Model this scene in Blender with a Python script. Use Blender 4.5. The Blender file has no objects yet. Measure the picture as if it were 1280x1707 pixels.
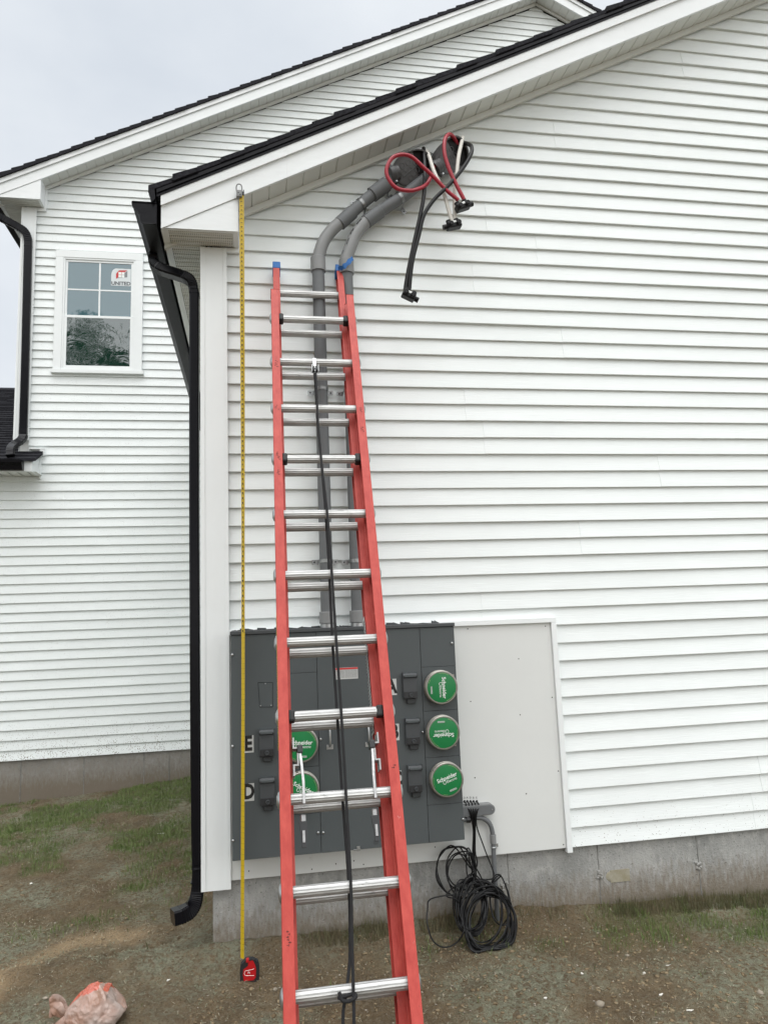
import bpy, math, random
import numpy as np
from mathutils import Vector, Matrix
random.seed(7); rng = np.random.default_rng(7)
SC = bpy.context.scene
COL = SC.collection
rad = math.radians

# ------------------------------------------------------------------ camera
cd = bpy.data.cameras.new('camera'); cam = bpy.data.objects.new('camera', cd); COL.objects.link(cam)
cam.matrix_world = Matrix(((0.98481676, 0.01231057, -0.17316005, 0.0),
                           (-0.16927723, -0.15303907, -0.97361402, -4.0609),
                           (-0.038486, 0.98814346, -0.14863154, 1.2763),
                           (0, 0, 0, 1)))
cd.sensor_fit = 'VERTICAL'; cd.sensor_height = 36.0; cd.lens = 1219.15 / 1707 * 36.0
cd.clip_start = 0.05; cd.clip_end = 1000
SC.camera = cam

# ------------------------------------------------------------------ world, sun, exposure
SUN_EL, SUN_AZ = rad(60), rad(200)
w = bpy.data.worlds.new('World'); SC.world = w; w.use_nodes = True
nt = w.node_tree; N = nt.nodes; L = nt.links; N.clear()
wo = N.new('ShaderNodeOutputWorld'); bg = N.new('ShaderNodeBackground'); bg.inputs['Strength'].default_value = 0.1
sky = N.new('ShaderNodeTexSky'); sky.sky_type = 'NISHITA'; sky.sun_disc = False
sky.sun_elevation = SUN_EL; sky.sun_rotation = SUN_AZ
tc = N.new('ShaderNodeTexCoord')
mp = N.new('ShaderNodeMapping'); mp.inputs['Scale'].default_value = (1.6, 1.6, 3.2)
n1 = N.new('ShaderNodeTexNoise'); n1.inputs['Scale'].default_value = 1.7; n1.inputs['Detail'].default_value = 5; n1.inputs['Roughness'].default_value = .5
cr = N.new('ShaderNodeValToRGB')
cr.color_ramp.elements[0].position = .32; cr.color_ramp.elements[0].color = (7.2, 7.75, 8.45, 1)
cr.color_ramp.elements[1].position = .68; cr.color_ramp.elements[1].color = (9.1, 9.5, 9.9, 1)
sep = N.new('ShaderNodeSeparateXYZ')
zen = N.new('ShaderNodeMapRange'); zen.inputs['From Min'].default_value = .70; zen.inputs['From Max'].default_value = 1
zen.inputs['To Min'].default_value = 1.0; zen.inputs['To Max'].default_value = 3.4
sou = N.new('ShaderNodeMapRange'); sou.inputs['From Min'].default_value = .25; sou.inputs['From Max'].default_value = -.9
sou.inputs['To Min'].default_value = 1.0; sou.inputs['To Max'].default_value = 2.35
mu = N.new('ShaderNodeMath'); mu.operation = 'MULTIPLY'
tn = N.new('ShaderNodeMix'); tn.data_type = 'RGBA'; tn.blend_type = 'MULTIPLY'; tn.inputs[7].default_value = (1.07, 1.02, .96, 1)
sf = N.new('ShaderNodeMapRange'); sf.inputs['From Min'].default_value = .5; sf.inputs['From Max'].default_value = -.4
sc1 = N.new('ShaderNodeVectorMath'); sc1.operation = 'SCALE'
mx = N.new('ShaderNodeMix'); mx.data_type = 'RGBA'; mx.inputs[0].default_value = .95
L.new(tc.outputs['Generated'], mp.inputs['Vector']); L.new(mp.outputs[0], n1.inputs['Vector']); L.new(n1.outputs['Fac'], cr.inputs['Fac'])
L.new(tc.outputs['Generated'], sep.inputs[0]); L.new(sep.outputs['Z'], zen.inputs['Value']); L.new(sep.outputs['Y'], sou.inputs['Value'])
L.new(zen.outputs[0], mu.inputs[0]); L.new(sou.outputs[0], mu.inputs[1])
L.new(sep.outputs['Y'], sf.inputs['Value']); L.new(sf.outputs[0], tn.inputs[0]); L.new(cr.outputs['Color'], tn.inputs[6]); L.new(tn.outputs[2], sc1.inputs[0]); L.new(mu.outputs[0], sc1.inputs['Scale'])
L.new(sky.outputs['Color'], mx.inputs[6]); L.new(sc1.outputs[0], mx.inputs[7])
L.new(mx.outputs[2], bg.inputs['Color']); L.new(bg.outputs[0], wo.inputs['Surface'])

sd = bpy.data.lights.new('sun', 'SUN'); sun = bpy.data.objects.new('sun', sd); COL.objects.link(sun)
sd.energy = 0.6; sd.angle = rad(50); sd.color = (1.0, .97, .93)
_d = Vector((math.sin(SUN_AZ) * math.cos(SUN_EL), math.cos(SUN_AZ) * math.cos(SUN_EL), math.sin(SUN_EL)))
sun.rotation_euler = _d.to_track_quat('Z', 'Y').to_euler()
vs = SC.view_settings; vs.view_transform = 'Standard'; vs.look = 'None'; vs.gamma = 1; vs.exposure = 0.0; vs.use_curve_mapping = False

# ------------------------------------------------------------------ helpers
def newmat(name):
    m = bpy.data.materials.new(name); m.use_nodes = True
    b = m.node_tree.nodes['Principled BSDF']
    return m, m.node_tree, b

def mat(name, col, rough=.5, metal=0.0, var=0.0, vscale=8.0, bump=0.0, bscale=60.0, vstretch=(1, 1, 1), bstretch=(1, 1, 1), coat=0.0, spec=None, ior=None, col2=None):
    m, t, b = newmat(name); n = t.nodes; l = t.links
    b.inputs['Base Color'].default_value = (*col, 1); b.inputs['Roughness'].default_value = rough; b.inputs['Metallic'].default_value = metal
    if coat: b.inputs['Coat Weight'].default_value = coat; b.inputs['Coat Roughness'].default_value = .1
    if ior: b.inputs['IOR'].default_value = ior
    if spec is not None: b.inputs['Specular IOR Level'].default_value = spec
    tcn = n.new('ShaderNodeTexCoord')
    if var or col2:
        mpn = n.new('ShaderNodeMapping'); mpn.inputs['Scale'].default_value = vstretch
        ns = n.new('ShaderNodeTexNoise'); ns.inputs['Scale'].default_value = vscale; ns.inputs['Detail'].default_value = 6; ns.inputs['Roughness'].default_value = .65
        l.new(tcn.outputs['Object'], mpn.inputs[0]); l.new(mpn.outputs[0], ns.inputs['Vector'])
        mixn = n.new('ShaderNodeMix'); mixn.data_type = 'RGBA'
        c2 = col2 if col2 else tuple(c * (1 + var) for c in col)
        c1 = col if col2 else tuple(c * (1 - var) for c in col)
        mixn.inputs[6].default_value = (*c1, 1); mixn.inputs[7].default_value = (*c2, 1)
        mr = n.new('ShaderNodeMapRange'); mr.inputs['From Min'].default_value = .32; mr.inputs['From Max'].default_value = .68
        l.new(ns.outputs['Fac'], mr.inputs['Value']); l.new(mr.outputs[0], mixn.inputs[0]); l.new(mixn.outputs[2], b.inputs['Base Color'])
    if bump:
        mpb = n.new('ShaderNodeMapping'); mpb.inputs['Scale'].default_value = bstretch
        nb = n.new('ShaderNodeTexNoise'); nb.inputs['Scale'].default_value = bscale; nb.inputs['Detail'].default_value = 4
        l.new(tcn.outputs['Object'], mpb.inputs[0]); l.new(mpb.outputs[0], nb.inputs['Vector'])
        bm = n.new('ShaderNodeBump'); bm.inputs['Strength'].default_value = 1; bm.inputs['Distance'].default_value = bump
        l.new(nb.outputs['Fac'], bm.inputs['Height']); l.new(bm.outputs[0], b.inputs['Normal'])
    return m

class MB:
    def __init__(s): s.v = []; s.f = []; s.m = []; s.mi = 0
    def add(s, vs, fs):
        o = len(s.v); s.v += [tuple(map(float, a)) for a in vs]
        for f in fs: s.f.append(tuple(i + o for i in f)); s.m.append(s.mi)
        return s
    def box(s, x0, x1, y0, y1, z0, z1):
        return s.add([(x0, y0, z0), (x1, y0, z0), (x1, y1, z0), (x0, y1, z0), (x0, y0, z1), (x1, y0, z1), (x1, y1, z1), (x0, y1, z1)],
              [(0, 3, 2, 1), (4, 5, 6, 7), (0, 1, 5, 4), (1, 2, 6, 5), (2, 3, 7, 6), (3, 0, 4, 7)])
    def prism(s, pts, vec):
        n = len(pts); vec = Vector(vec)
        a = [Vector(q) for q in pts]; b = [q + vec for q in a]
        fs = [tuple(range(n)), tuple(range(2 * n - 1, n - 1, -1))]
        fs += [(i, (i + 1) % n, n + (i + 1) % n, n + i) for i in range(n)]
        return s.add(a + b, fs)
    def xz(s, pts, y0, y1): return s.prism([(x, y0, z) for x, z in pts], (0, y1 - y0, 0))
    def obox(s, c, ax, ay, az, sx, sy, sz):
        c = Vector(c); vs = []
        for k in (-1, 1):
            for i, j in ((-1, -1), (1, -1), (1, 1), (-1, 1)):
                vs.append(c + Vector(ax) * i * sx / 2 + Vector(ay) * j * sy / 2 + Vector(az) * k * sz / 2)
        return s.add(vs, [(0, 3, 2, 1), (4, 5, 6, 7), (0, 1, 5, 4), (1, 2, 6, 5), (2, 3, 7, 6), (3, 0, 4, 7)])
    def sweep(s, pts, section, closed=False, up=None, caps=True):
        """section: function (i, t) -> list of (a, b) offsets along two frame axes"""
        P = [Vector(q) for q in pts]; n = len(P); T = []
        for i in range(n):
            if closed: d = P[(i + 1) % n] - P[i - 1]
            else: d = P[min(i + 1, n - 1)] - P[max(i - 1, 0)]
            T.append(d.normalized() if d.length > 1e-9 else Vector((0, 0, 1)))
        if up is None:
            a = Vector((0, 1, 0)) if abs(T[0].y) < .9 else Vector((1, 0, 0))
        else: a = Vector(up)
        rings = []; vs = []
        for i in range(n):
            a = (a - T[i] * a.dot(T[i])).normalized() if up is None else (Vector(up) - T[i] * Vector(up).dot(T[i])).normalized()
            b = T[i].cross(a)
            sec = section(i, i / max(1, n - 1)); k = len(sec)
            for (p, q) in sec: vs.append(P[i] + a * p + b * q)
        fs = []
        for i in range(n if closed else n - 1):
            j = (i + 1) % n
            for q in range(k): fs.append((i * k + q, i * k + (q + 1) % k, j * k + (q + 1) % k, j * k + q))
        if caps and not closed: fs.append(tuple(range(k - 1, -1, -1))); fs.append(tuple((n - 1) * k + q for q in range(k)))
        return s.add(vs, fs)
    def tube(s, pts, r, n=12, closed=False, caps=True):
        cs = [(math.cos(2 * math.pi * i / n), math.sin(2 * math.pi * i / n)) for i in range(n)]
        rr = r if callable(r) else (lambda i: r)
        return s.sweep(pts, lambda i, t: [(rr(i) * c, rr(i) * d) for c, d in cs], closed=closed, caps=caps)
    def cyl(s, a, b, r, n=16, r2=None):
        return s.tube([a, b], lambda i: r if i == 0 or r2 is None else r2, n)
    def lathe(s, o, axis, prof, n=32):
        o = Vector(o); z = Vector(axis).normalized(); a = Vector((0, 0, 1)) if abs(z.z) < .9 else Vector((1, 0, 0))
        x = (a - z * a.dot(z)).normalized(); y = z.cross(x); vs = []
        for (r, t) in prof:
            for i in range(n):
                an = 2 * math.pi * i / n; vs.append(o + z * t + x * r * math.cos(an) + y * r * math.sin(an))
        fs = []
        for j in range(len(prof) - 1):
            for i in range(n): fs.append((j * n + i, j * n + (i + 1) % n, (j + 1) * n + (i + 1) % n, (j + 1) * n + i))
        fs.append(tuple(range(n - 1, -1, -1))); fs.append(tuple((len(prof) - 1) * n + i for i in range(n)))
        return s.add(vs, fs)
    def build(s, name, mats, parent=None, smooth=False, bevel=0, ang=40, label=None):
        me = bpy.data.meshes.new(name)
        off = Vector(parent_origin(parent)) if parent else Vector((0, 0, 0))
        me.from_pydata([(a[0] - off.x, a[1] - off.y, a[2] - off.z) for a in s.v], [], s.f)
        mats = mats if isinstance(mats, (list, tuple)) else [mats]
        for m in mats: me.materials.append(m)
        if len(mats) > 1: me.polygons.foreach_set('material_index', s.m)
        if smooth:
            me.polygons.foreach_set('use_smooth', [True] * len(me.polygons))
            me.set_sharp_from_angle(angle=rad(ang))
        me.update()
        o = bpy.data.objects.new(name, me); COL.objects.link(o)
        if parent: o.parent = parent
        if label: o['label'] = label
        if bevel:
            b = o.modifiers.new('bevel', 'BEVEL'); b.width = bevel; b.segments = 2; b.limit_method = 'ANGLE'; b.angle_limit = rad(40)
            b.harden_normals = False
        return o
def parent_origin(o):
    v = Vector((0, 0, 0))
    while o is not None: v += o.location; o = o.parent
    return v
def thing(name, label, cat, loc=(0, 0, 0), group=None):
    o = bpy.data.objects.new(name, None); COL.objects.link(o); o.location = loc; o.empty_display_size = .1
    o['label'] = label; o['category'] = cat
    if group: o['group'] = group
    return o
def tag(o, label, cat, group=None, kind=None):
    o['label'] = label; o['category'] = cat
    if group: o['group'] = group
    if kind: o['kind'] = kind
    return o
def text_mesh(body, size, extrude=.0006, offset=0.0, align='CENTER'):
    c = bpy.data.curves.new('t', 'FONT'); c.body = body; c.size = size; c.extrude = extrude; c.offset = offset
    c.align_x = align; c.align_y = 'CENTER'; c.resolution_u = 3
    o = bpy.data.objects.new('t', c); COL.objects.link(o)
    dg = bpy.context.evaluated_depsgraph_get(); dg.update()
    me = bpy.data.meshes.new_from_object(o.evaluated_get(dg))
    vs = [tuple(v.co) for v in me.vertices]; fs = [tuple(q.vertices) for q in me.polygons]
    bpy.data.objects.remove(o); bpy.data.curves.remove(c); bpy.data.meshes.remove(me)
    return vs, fs
def add_text(mb, body, size, c, ax=(1, 0, 0), ay=(0, 0, 1), rot=0.0, sx=1.0, **k):
    """lay text in the plane (ax, ay) around centre c; the front looks along ax x ay"""
    vs, fs = text_mesh(body, size, **k); ax = Vector(ax); ay = Vector(ay); az = ax.cross(ay); c = Vector(c)
    cr_, sr = math.cos(rot), math.sin(rot)
    out = []
    for (x, y, z) in vs:
        x *= sx; X = x * cr_ - y * sr; Y = x * sr + y * cr_
        out.append(c + ax * X + ay * Y + az * z)
    mb.add(out, fs)
def smooth_path(pts, n=8, closed=False):
    P = [Vector(q) for q in pts]; out = []; m = len(P)
    rngi = range(m) if closed else range(m - 1)
    for i in rngi:
        p1 = P[i]; p2 = P[(i + 1) % m]
        p0 = P[i - 1] if (closed or i > 0) else p1 * 2 - p2
        p3 = P[(i + 2) % m] if (closed or i + 2 < m) else p2 * 2 - p1
        for k in range(n):
            t = k / n
            out.append(.5 * ((2 * p1) + (p2 - p0) * t + (2 * p0 - 5 * p1 + 4 * p2 - p3) * t * t + (3 * p1 - p0 - 3 * p2 + p3) * t ** 3))
    if not closed: out.append(P[-1])
    return out
def vnoise(x, y, scale, seed=0):
    x = np.asarray(x, float) * scale; y = np.asarray(y, float) * scale
    xi = np.floor(x).astype(np.int64); yi = np.floor(y).astype(np.int64); fx = x - xi; fy = y - yi
    def h(a, b):
        n = (a * 374761393 + b * 668265263 + seed * 974711) & 0xffffffff
        n = ((n ^ (n >> 13)) * 1274126177) & 0xffffffff
        return ((n ^ (n >> 16)) & 0xffff) / 65535.0
    u = fx * fx * (3 - 2 * fx); v = fy * fy * (3 - 2 * fy)
    return (h(xi, yi) * (1 - u) + h(xi + 1, yi) * u) * (1 - v) + (h(xi, yi + 1) * (1 - u) + h(xi + 1, yi + 1) * u) * v
def fbm(x, y, scale, seed=0, oct=4):
    s = 0; a = .5; t = 0
    for k in range(oct): s = s + a * vnoise(x, y, scale * 2 ** k, seed + k * 17); t += a; a *= .55
    return s / t

# ------------------------------------------------------------------ materials
def siding_mat():
    m, t, b = newmat('white_vinyl'); n = t.nodes; l = t.links
    b.inputs['Roughness'].default_value = .42; b.inputs['Specular IOR Level'].default_value = .35
    tcn = n.new('ShaderNodeTexCoord')
    # wood grain relief, streaks along x
    mp1 = n.new('ShaderNodeMapping'); mp1.inputs['Scale'].default_value = (3.2, 6, 55)
    g = n.new('ShaderNodeTexNoise'); g.inputs['Scale'].default_value = 2.2; g.inputs['Detail'].default_value = 5; g.inputs['Roughness'].default_value = .6; g.inputs['Distortion'].default_value = .9
    l.new(tcn.outputs['Object'], mp1.inputs[0]); l.new(mp1.outputs[0], g.inputs['Vector'])
    bm = n.new('ShaderNodeBump'); bm.inputs['Distance'].default_value = .0016; bm.inputs['Strength'].default_value = .8
    l.new(g.outputs['Fac'], bm.inputs['Height'])
    g2 = n.new('ShaderNodeTexNoise'); g2.inputs['Scale'].default_value = 2.3; g2.inputs['Detail'].default_value = 2
    l.new(tcn.outputs['Object'], g2.inputs['Vector'])
    bm2 = n.new('ShaderNodeBump'); bm2.inputs['Distance'].default_value = .012; l.new(g2.outputs['Fac'], bm2.inputs['Height']); l.new(bm.outputs[0], bm2.inputs['Normal'])
    l.new(bm2.outputs[0], b.inputs['Normal'])
    # base tone, faint grime
    g3 = n.new('ShaderNodeTexNoise'); g3.inputs['Scale'].default_value = 1.1; g3.inputs['Detail'].default_value = 6
    l.new(tcn.outputs['Object'], g3.inputs['Vector'])
    m1 = n.new('ShaderNodeMix'); m1.data_type = 'RGBA'; m1.inputs[6].default_value = (.73, .768, .762, 1); m1.inputs[7].default_value = (.78, .815, .812, 1)
    l.new(g3.outputs['Fac'], m1.inputs[0])
    # mud splashes on the lowest courses
    sp = n.new('ShaderNodeSeparateXYZ'); l.new(tcn.outputs['Object'], sp.inputs[0])
    vo = n.new('ShaderNodeTexVoronoi'); vo.inputs['Scale'].default_value = 75; vo.inputs['Randomness'].default_value = 1
    l.new(tcn.outputs['Object'], vo.inputs['Vector'])
    nz = n.new('ShaderNodeTexNoise'); nz.inputs['Scale'].default_value = 12; nz.inputs['Detail'].default_value = 3; l.new(tcn.outputs['Object'], nz.inputs['Vector'])
    hm = n.new('ShaderNodeMapRange'); hm.inputs['From Min'].default_value = 0.0; hm.inputs['From Max'].default_value = .42
    hm.inputs['To Min'].default_value = .44; hm.inputs['To Max'].default_value = .13; l.new(sp.outputs['Z'], hm.inputs['Value'])
    # rear wall collects more
    ym = n.new('ShaderNodeMapRange'); ym.inputs['From Min'].default_value = 0; ym.inputs['From Max'].default_value = 4; ym.inputs['To Min'].default_value = -.14; ym.inputs['To Max'].default_value = .07
    l.new(sp.outputs['Y'], ym.inputs['Value'])
    a0 = n.new('ShaderNodeMath'); a0.operation = 'ADD'; l.new(hm.outputs[0], a0.inputs[0]); l.new(ym.outputs[0], a0.inputs[1])
    a1 = n.new('ShaderNodeMath'); a1.operation = 'MULTIPLY'; l.new(a0.outputs[0], a1.inputs[0]); l.new(nz.outputs['Fac'], a1.inputs[1])
    lt = n.new('ShaderNodeMath'); lt.operation = 'LESS_THAN'; l.new(vo.outputs['Distance'], lt.inputs[0]); l.new(a1.outputs[0], lt.inputs[1])
    m2 = n.new('ShaderNodeMix'); m2.data_type = 'RGBA'; m2.inputs[7].default_value = (.13, .10, .07, 1)
    l.new(lt.outputs[0], m2.inputs[0]); l.new(m1.outputs[2], m2.inputs[6]); l.new(m2.outputs[2], b.inputs['Base Color'])
    return m
def concrete_mat():
    m, t, b = newmat('concrete'); n = t.nodes; l = t.links
    b.inputs['Roughness'].default_value = .9
    tcn = n.new('ShaderNodeTexCoord'); sp = n.new('ShaderNodeSeparateXYZ'); l.new(tcn.outputs['Object'], sp.inputs[0])
    def noise(sc_, st=(1, 1, 1), d=6, r=.6):
        mpn = n.new('ShaderNodeMapping'); mpn.inputs['Scale'].default_value = st
        q = n.new('ShaderNodeTexNoise'); q.inputs['Scale'].default_value = sc_; q.inputs['Detail'].default_value = d; q.inputs['Roughness'].default_value = r
        l.new(tcn.outputs['Object'], mpn.inputs[0]); l.new(mpn.outputs[0], q.inputs['Vector']); return q
    def mixc(f, a, c):
        q = n.new('ShaderNodeMix'); q.data_type = 'RGBA'
        for k, s in ((6, a), (7, c)):
            if isinstance(s, tuple): q.inputs[k].default_value = (*s, 1)
            else: l.new(s, q.inputs[k])
        l.new(f, q.inputs[0]); return q.outputs[2]
    def mr(v, a, b_, c=0, d=1):
        q = n.new('ShaderNodeMapRange'); q.inputs['From Min'].default_value = a; q.inputs['From Max'].default_value = b_; q.inputs['To Min'].default_value = c; q.inputs['To Max'].default_value = d
        l.new(v, q.inputs['Value']); return q.outputs[0]
    a = noise(2.6); c = noise(28, (1, 1, .6)); st = noise(9, (2.2, 2.2, .8)); sp2 = noise(85, d=3)
    base = mixc(mr(a.outputs['Fac'], .3, .7), (.215, .22, .21), (.35, .35, .335))
    base = mixc(mr(c.outputs['Fac'], .5, .72), base, (.38, .375, .36))
    base = mixc(mr(st.outputs['Fac'], .56, .75, 0, .4), base, (.115, .115, .112))
    base = mixc(mr(sp2.outputs['Fac'], .62, .68, 0, .8), base, (.10, .098, .095))
    # splashed soil rising from the grade, streaky edge
    ed = noise(34, (1.6, 1.6, .5), 6); 
    ad = n.new('ShaderNodeMath'); ad.operation = 'MULTIPLY_ADD'; l.new(ed.outputs['Fac'], ad.inputs[0]); ad.inputs[1].default_value = -.34; l.new(sp.outputs['Z'], ad.inputs[2])
    base = mixc(mr(ad.outputs[0], -.46, -.30, .8, 0), base, (.15, .118, .08))
    # thicker soil film on the rear wall
    ry = mr(sp.outputs['Y'], 3, 4, 0, .6); rs = n.new('ShaderNodeMath'); rs.operation = 'MULTIPLY'; l.new(ry, rs.inputs[0]); l.new(mr(c.outputs['Fac'], .3, .6, .4, 1), rs.inputs[1])
    base = mixc(rs.outputs[0], base, (.16, .13, .098))
    l.new(base, b.inputs['Base Color'])
    bm = n.new('ShaderNodeBump'); bm.inputs['Distance'].default_value = .004; l.new(c.outputs['Fac'], bm.inputs['Height'])
    bm2 = n.new('ShaderNodeBump'); bm2.inputs['Distance'].default_value = .004; l.new(sp2.outputs['Fac'], bm2.inputs['Height']); l.new(bm.outputs[0], bm2.inputs['Normal'])
    l.new(bm2.outputs[0], b.inputs['Normal'])
    return m
def soil_mat():
    m, t, b = newmat('soil'); n = t.nodes; l = t.links
    b.inputs['Roughness'].default_value = .95; b.inputs['Specular IOR Level'].default_value = .15
    tcn = n.new('ShaderNodeTexCoord'); at = n.new('ShaderNodeAttribute'); at.attribute_name = 'soil'
    def noise(sc_, d=6, r=.65, dist=0):
        q = n.new('ShaderNodeTexNoise'); q.inputs['Scale'].default_value = sc_; q.inputs['Detail'].default_value = d; q.inputs['Roughness'].default_value = r; q.inputs['Distortion'].default_value = dist
        l.new(tcn.outputs['Object'], q.inputs['Vector']); return q.outputs['Fac']
    def mixc(f, a, c):
        q = n.new('ShaderNodeMix'); q.data_type = 'RGBA'
        for k, s in ((6, a), (7, c)):
            if isinstance(s, tuple): q.inputs[k].default_value = (*s, 1)
            else: l.new(s, q.inputs[k])
        l.new(f, q.inputs[0]); return q.outputs[2]
    def mr(v, a, b_, c=0, d=1):
        q = n.new('ShaderNodeMapRange'); q.inputs['From Min'].default_value = a; q.inputs['From Max'].default_value = b_; q.inputs['To Min'].default_value = c; q.inputs['To Max'].default_value = d
        l.new(v, q.inputs['Value']); return q.outputs[0]
    big = noise(1.3); med = noise(7); fine = noise(60, 8, .7); grit = noise(190, 3, .7)
    sc_ = n.new('ShaderNodeSeparateColor'); l.new(at.outputs['Color'], sc_.inputs[0])
    c = mixc(mr(big, .35, .65), (.215, .152, .088), (.27, .21, .13))
    c = mixc(mr(med, .38, .66), c, (.165, .122, .076))
    pat = mr(noise(1.9, 4, .6), .44, .60); cl = mr(noise(34, 5, .7, .6), .42, .56)
    pm = n.new('ShaderNodeMath'); pm.operation = 'MULTIPLY'; l.new(pat, pm.inputs[0]); l.new(cl, pm.inputs[1])
    pk = n.new('ShaderNodeMath'); pk.operation = 'MULTIPLY'; l.new(pm.outputs[0], pk.inputs[0]); l.new(mr(sc_.outputs['Red'], 0, .4, .85, 0), pk.inputs[1])
    c = mixc(pk.outputs[0], c, (.33, .345, .25))                            # clumps of pale mulch
    c = mixc(mr(sc_.outputs['Green'], 0, .9, 0, .6), c, (.12, .155, .06))   # seeded, thinly green
    c = mixc(sc_.outputs['Red'], c, (.48, .35, .21))                       # dry sandy track
    c = mixc(mr(fine, .5, .72, 0, .75), c, (.27, .245, .19))
    c = mixc(mr(fine, .46, .3, 0, .7), c, (.05, .04, .028))  # low spots of the fine relief darkened, crevice shade painted into the colour
    c = mixc(mr(grit, .66, .72, 0, .8), c, (.40, .37, .30))
    l.new(c, b.inputs['Base Color'])
    b1 = n.new('ShaderNodeBump'); b1.inputs['Distance'].default_value = .05; l.new(fine, b1.inputs['Height'])
    b2 = n.new('ShaderNodeBump'); b2.inputs['Distance'].default_value = .015; l.new(grit, b2.inputs['Height']); l.new(b1.outputs[0], b2.inputs['Normal'])
    l.new(b2.outputs[0], b.inputs['Normal'])
    return m
def soffit_mat(name, vented):
    m, t, b = newmat(name); n = t.nodes; l = t.links
    b.inputs['Base Color'].default_value = (.66, .67, .64, 1); b.inputs['Roughness'].default_value = .5
    if vented:
        tcn = n.new('ShaderNodeTexCoord'); sp = n.new('ShaderNodeSeparateXYZ'); l.new(tcn.outputs['Object'], sp.inputs[0])
        def cell(o, f, duty):
            a = n.new('ShaderNodeMath'); a.operation = 'MULTIPLY'; a.inputs[1].default_value = f; l.new(o, a.inputs[0])
            q = n.new('ShaderNodeMath'); q.operation = 'FRACT'; l.new(a.outputs[0], q.inputs[0])
            r = n.new('ShaderNodeMath'); r.operation = 'LESS_THAN'; r.inputs[1].default_value = duty; l.new(q.outputs[0], r.inputs[0]); return r.outputs[0]
        a = cell(sp.outputs['X'], 95, .38); c = cell(sp.outputs['Y'], 34, .62)
        q = n.new('ShaderNodeMath'); q.operation = 'MULTIPLY'; l.new(a, q.inputs[0]); l.new(c, q.inputs[1])
        x = n.new('ShaderNodeMix'); x.data_type = 'RGBA'; x.inputs[6].default_value = (.66, .67, .63, 1); x.inputs[7].default_value = (.30, .30, .28, 1)
        l.new(q.outputs[0], x.inputs[0]); l.new(x.outputs[2], b.inputs['Base Color'])
    return m
def glass_mat(name, film):
    m, t, b = newmat(name); n = t.nodes; l = t.links
    b.inputs['Base Color'].default_value = (.05, .115, .135, 1) if not film else (.008, .030, .022, 1); b.inputs['Roughness'].default_value = .02; b.inputs['IOR'].default_value = 2.1 if not film else 2.3  # film pane's dark green base puts part of the tree reflection into the colour
    tcn = n.new('ShaderNodeTexCoord')
    q = n.new('ShaderNodeTexNoise'); q.inputs['Scale'].default_value = 3.2 if not film else 4.5; q.inputs['Detail'].default_value = 1 if not film else 3; q.inputs['Distortion'].default_value = 0 if not film else 1.6
    l.new(tcn.outputs['Object'], q.inputs['Vector'])
    bm = n.new('ShaderNodeBump'); bm.inputs['Distance'].default_value = .0012 if not film else .0018; l.new(q.outputs['Fac'], bm.inputs['Height']); l.new(bm.outputs[0], b.inputs['Normal'])
    return m

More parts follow.
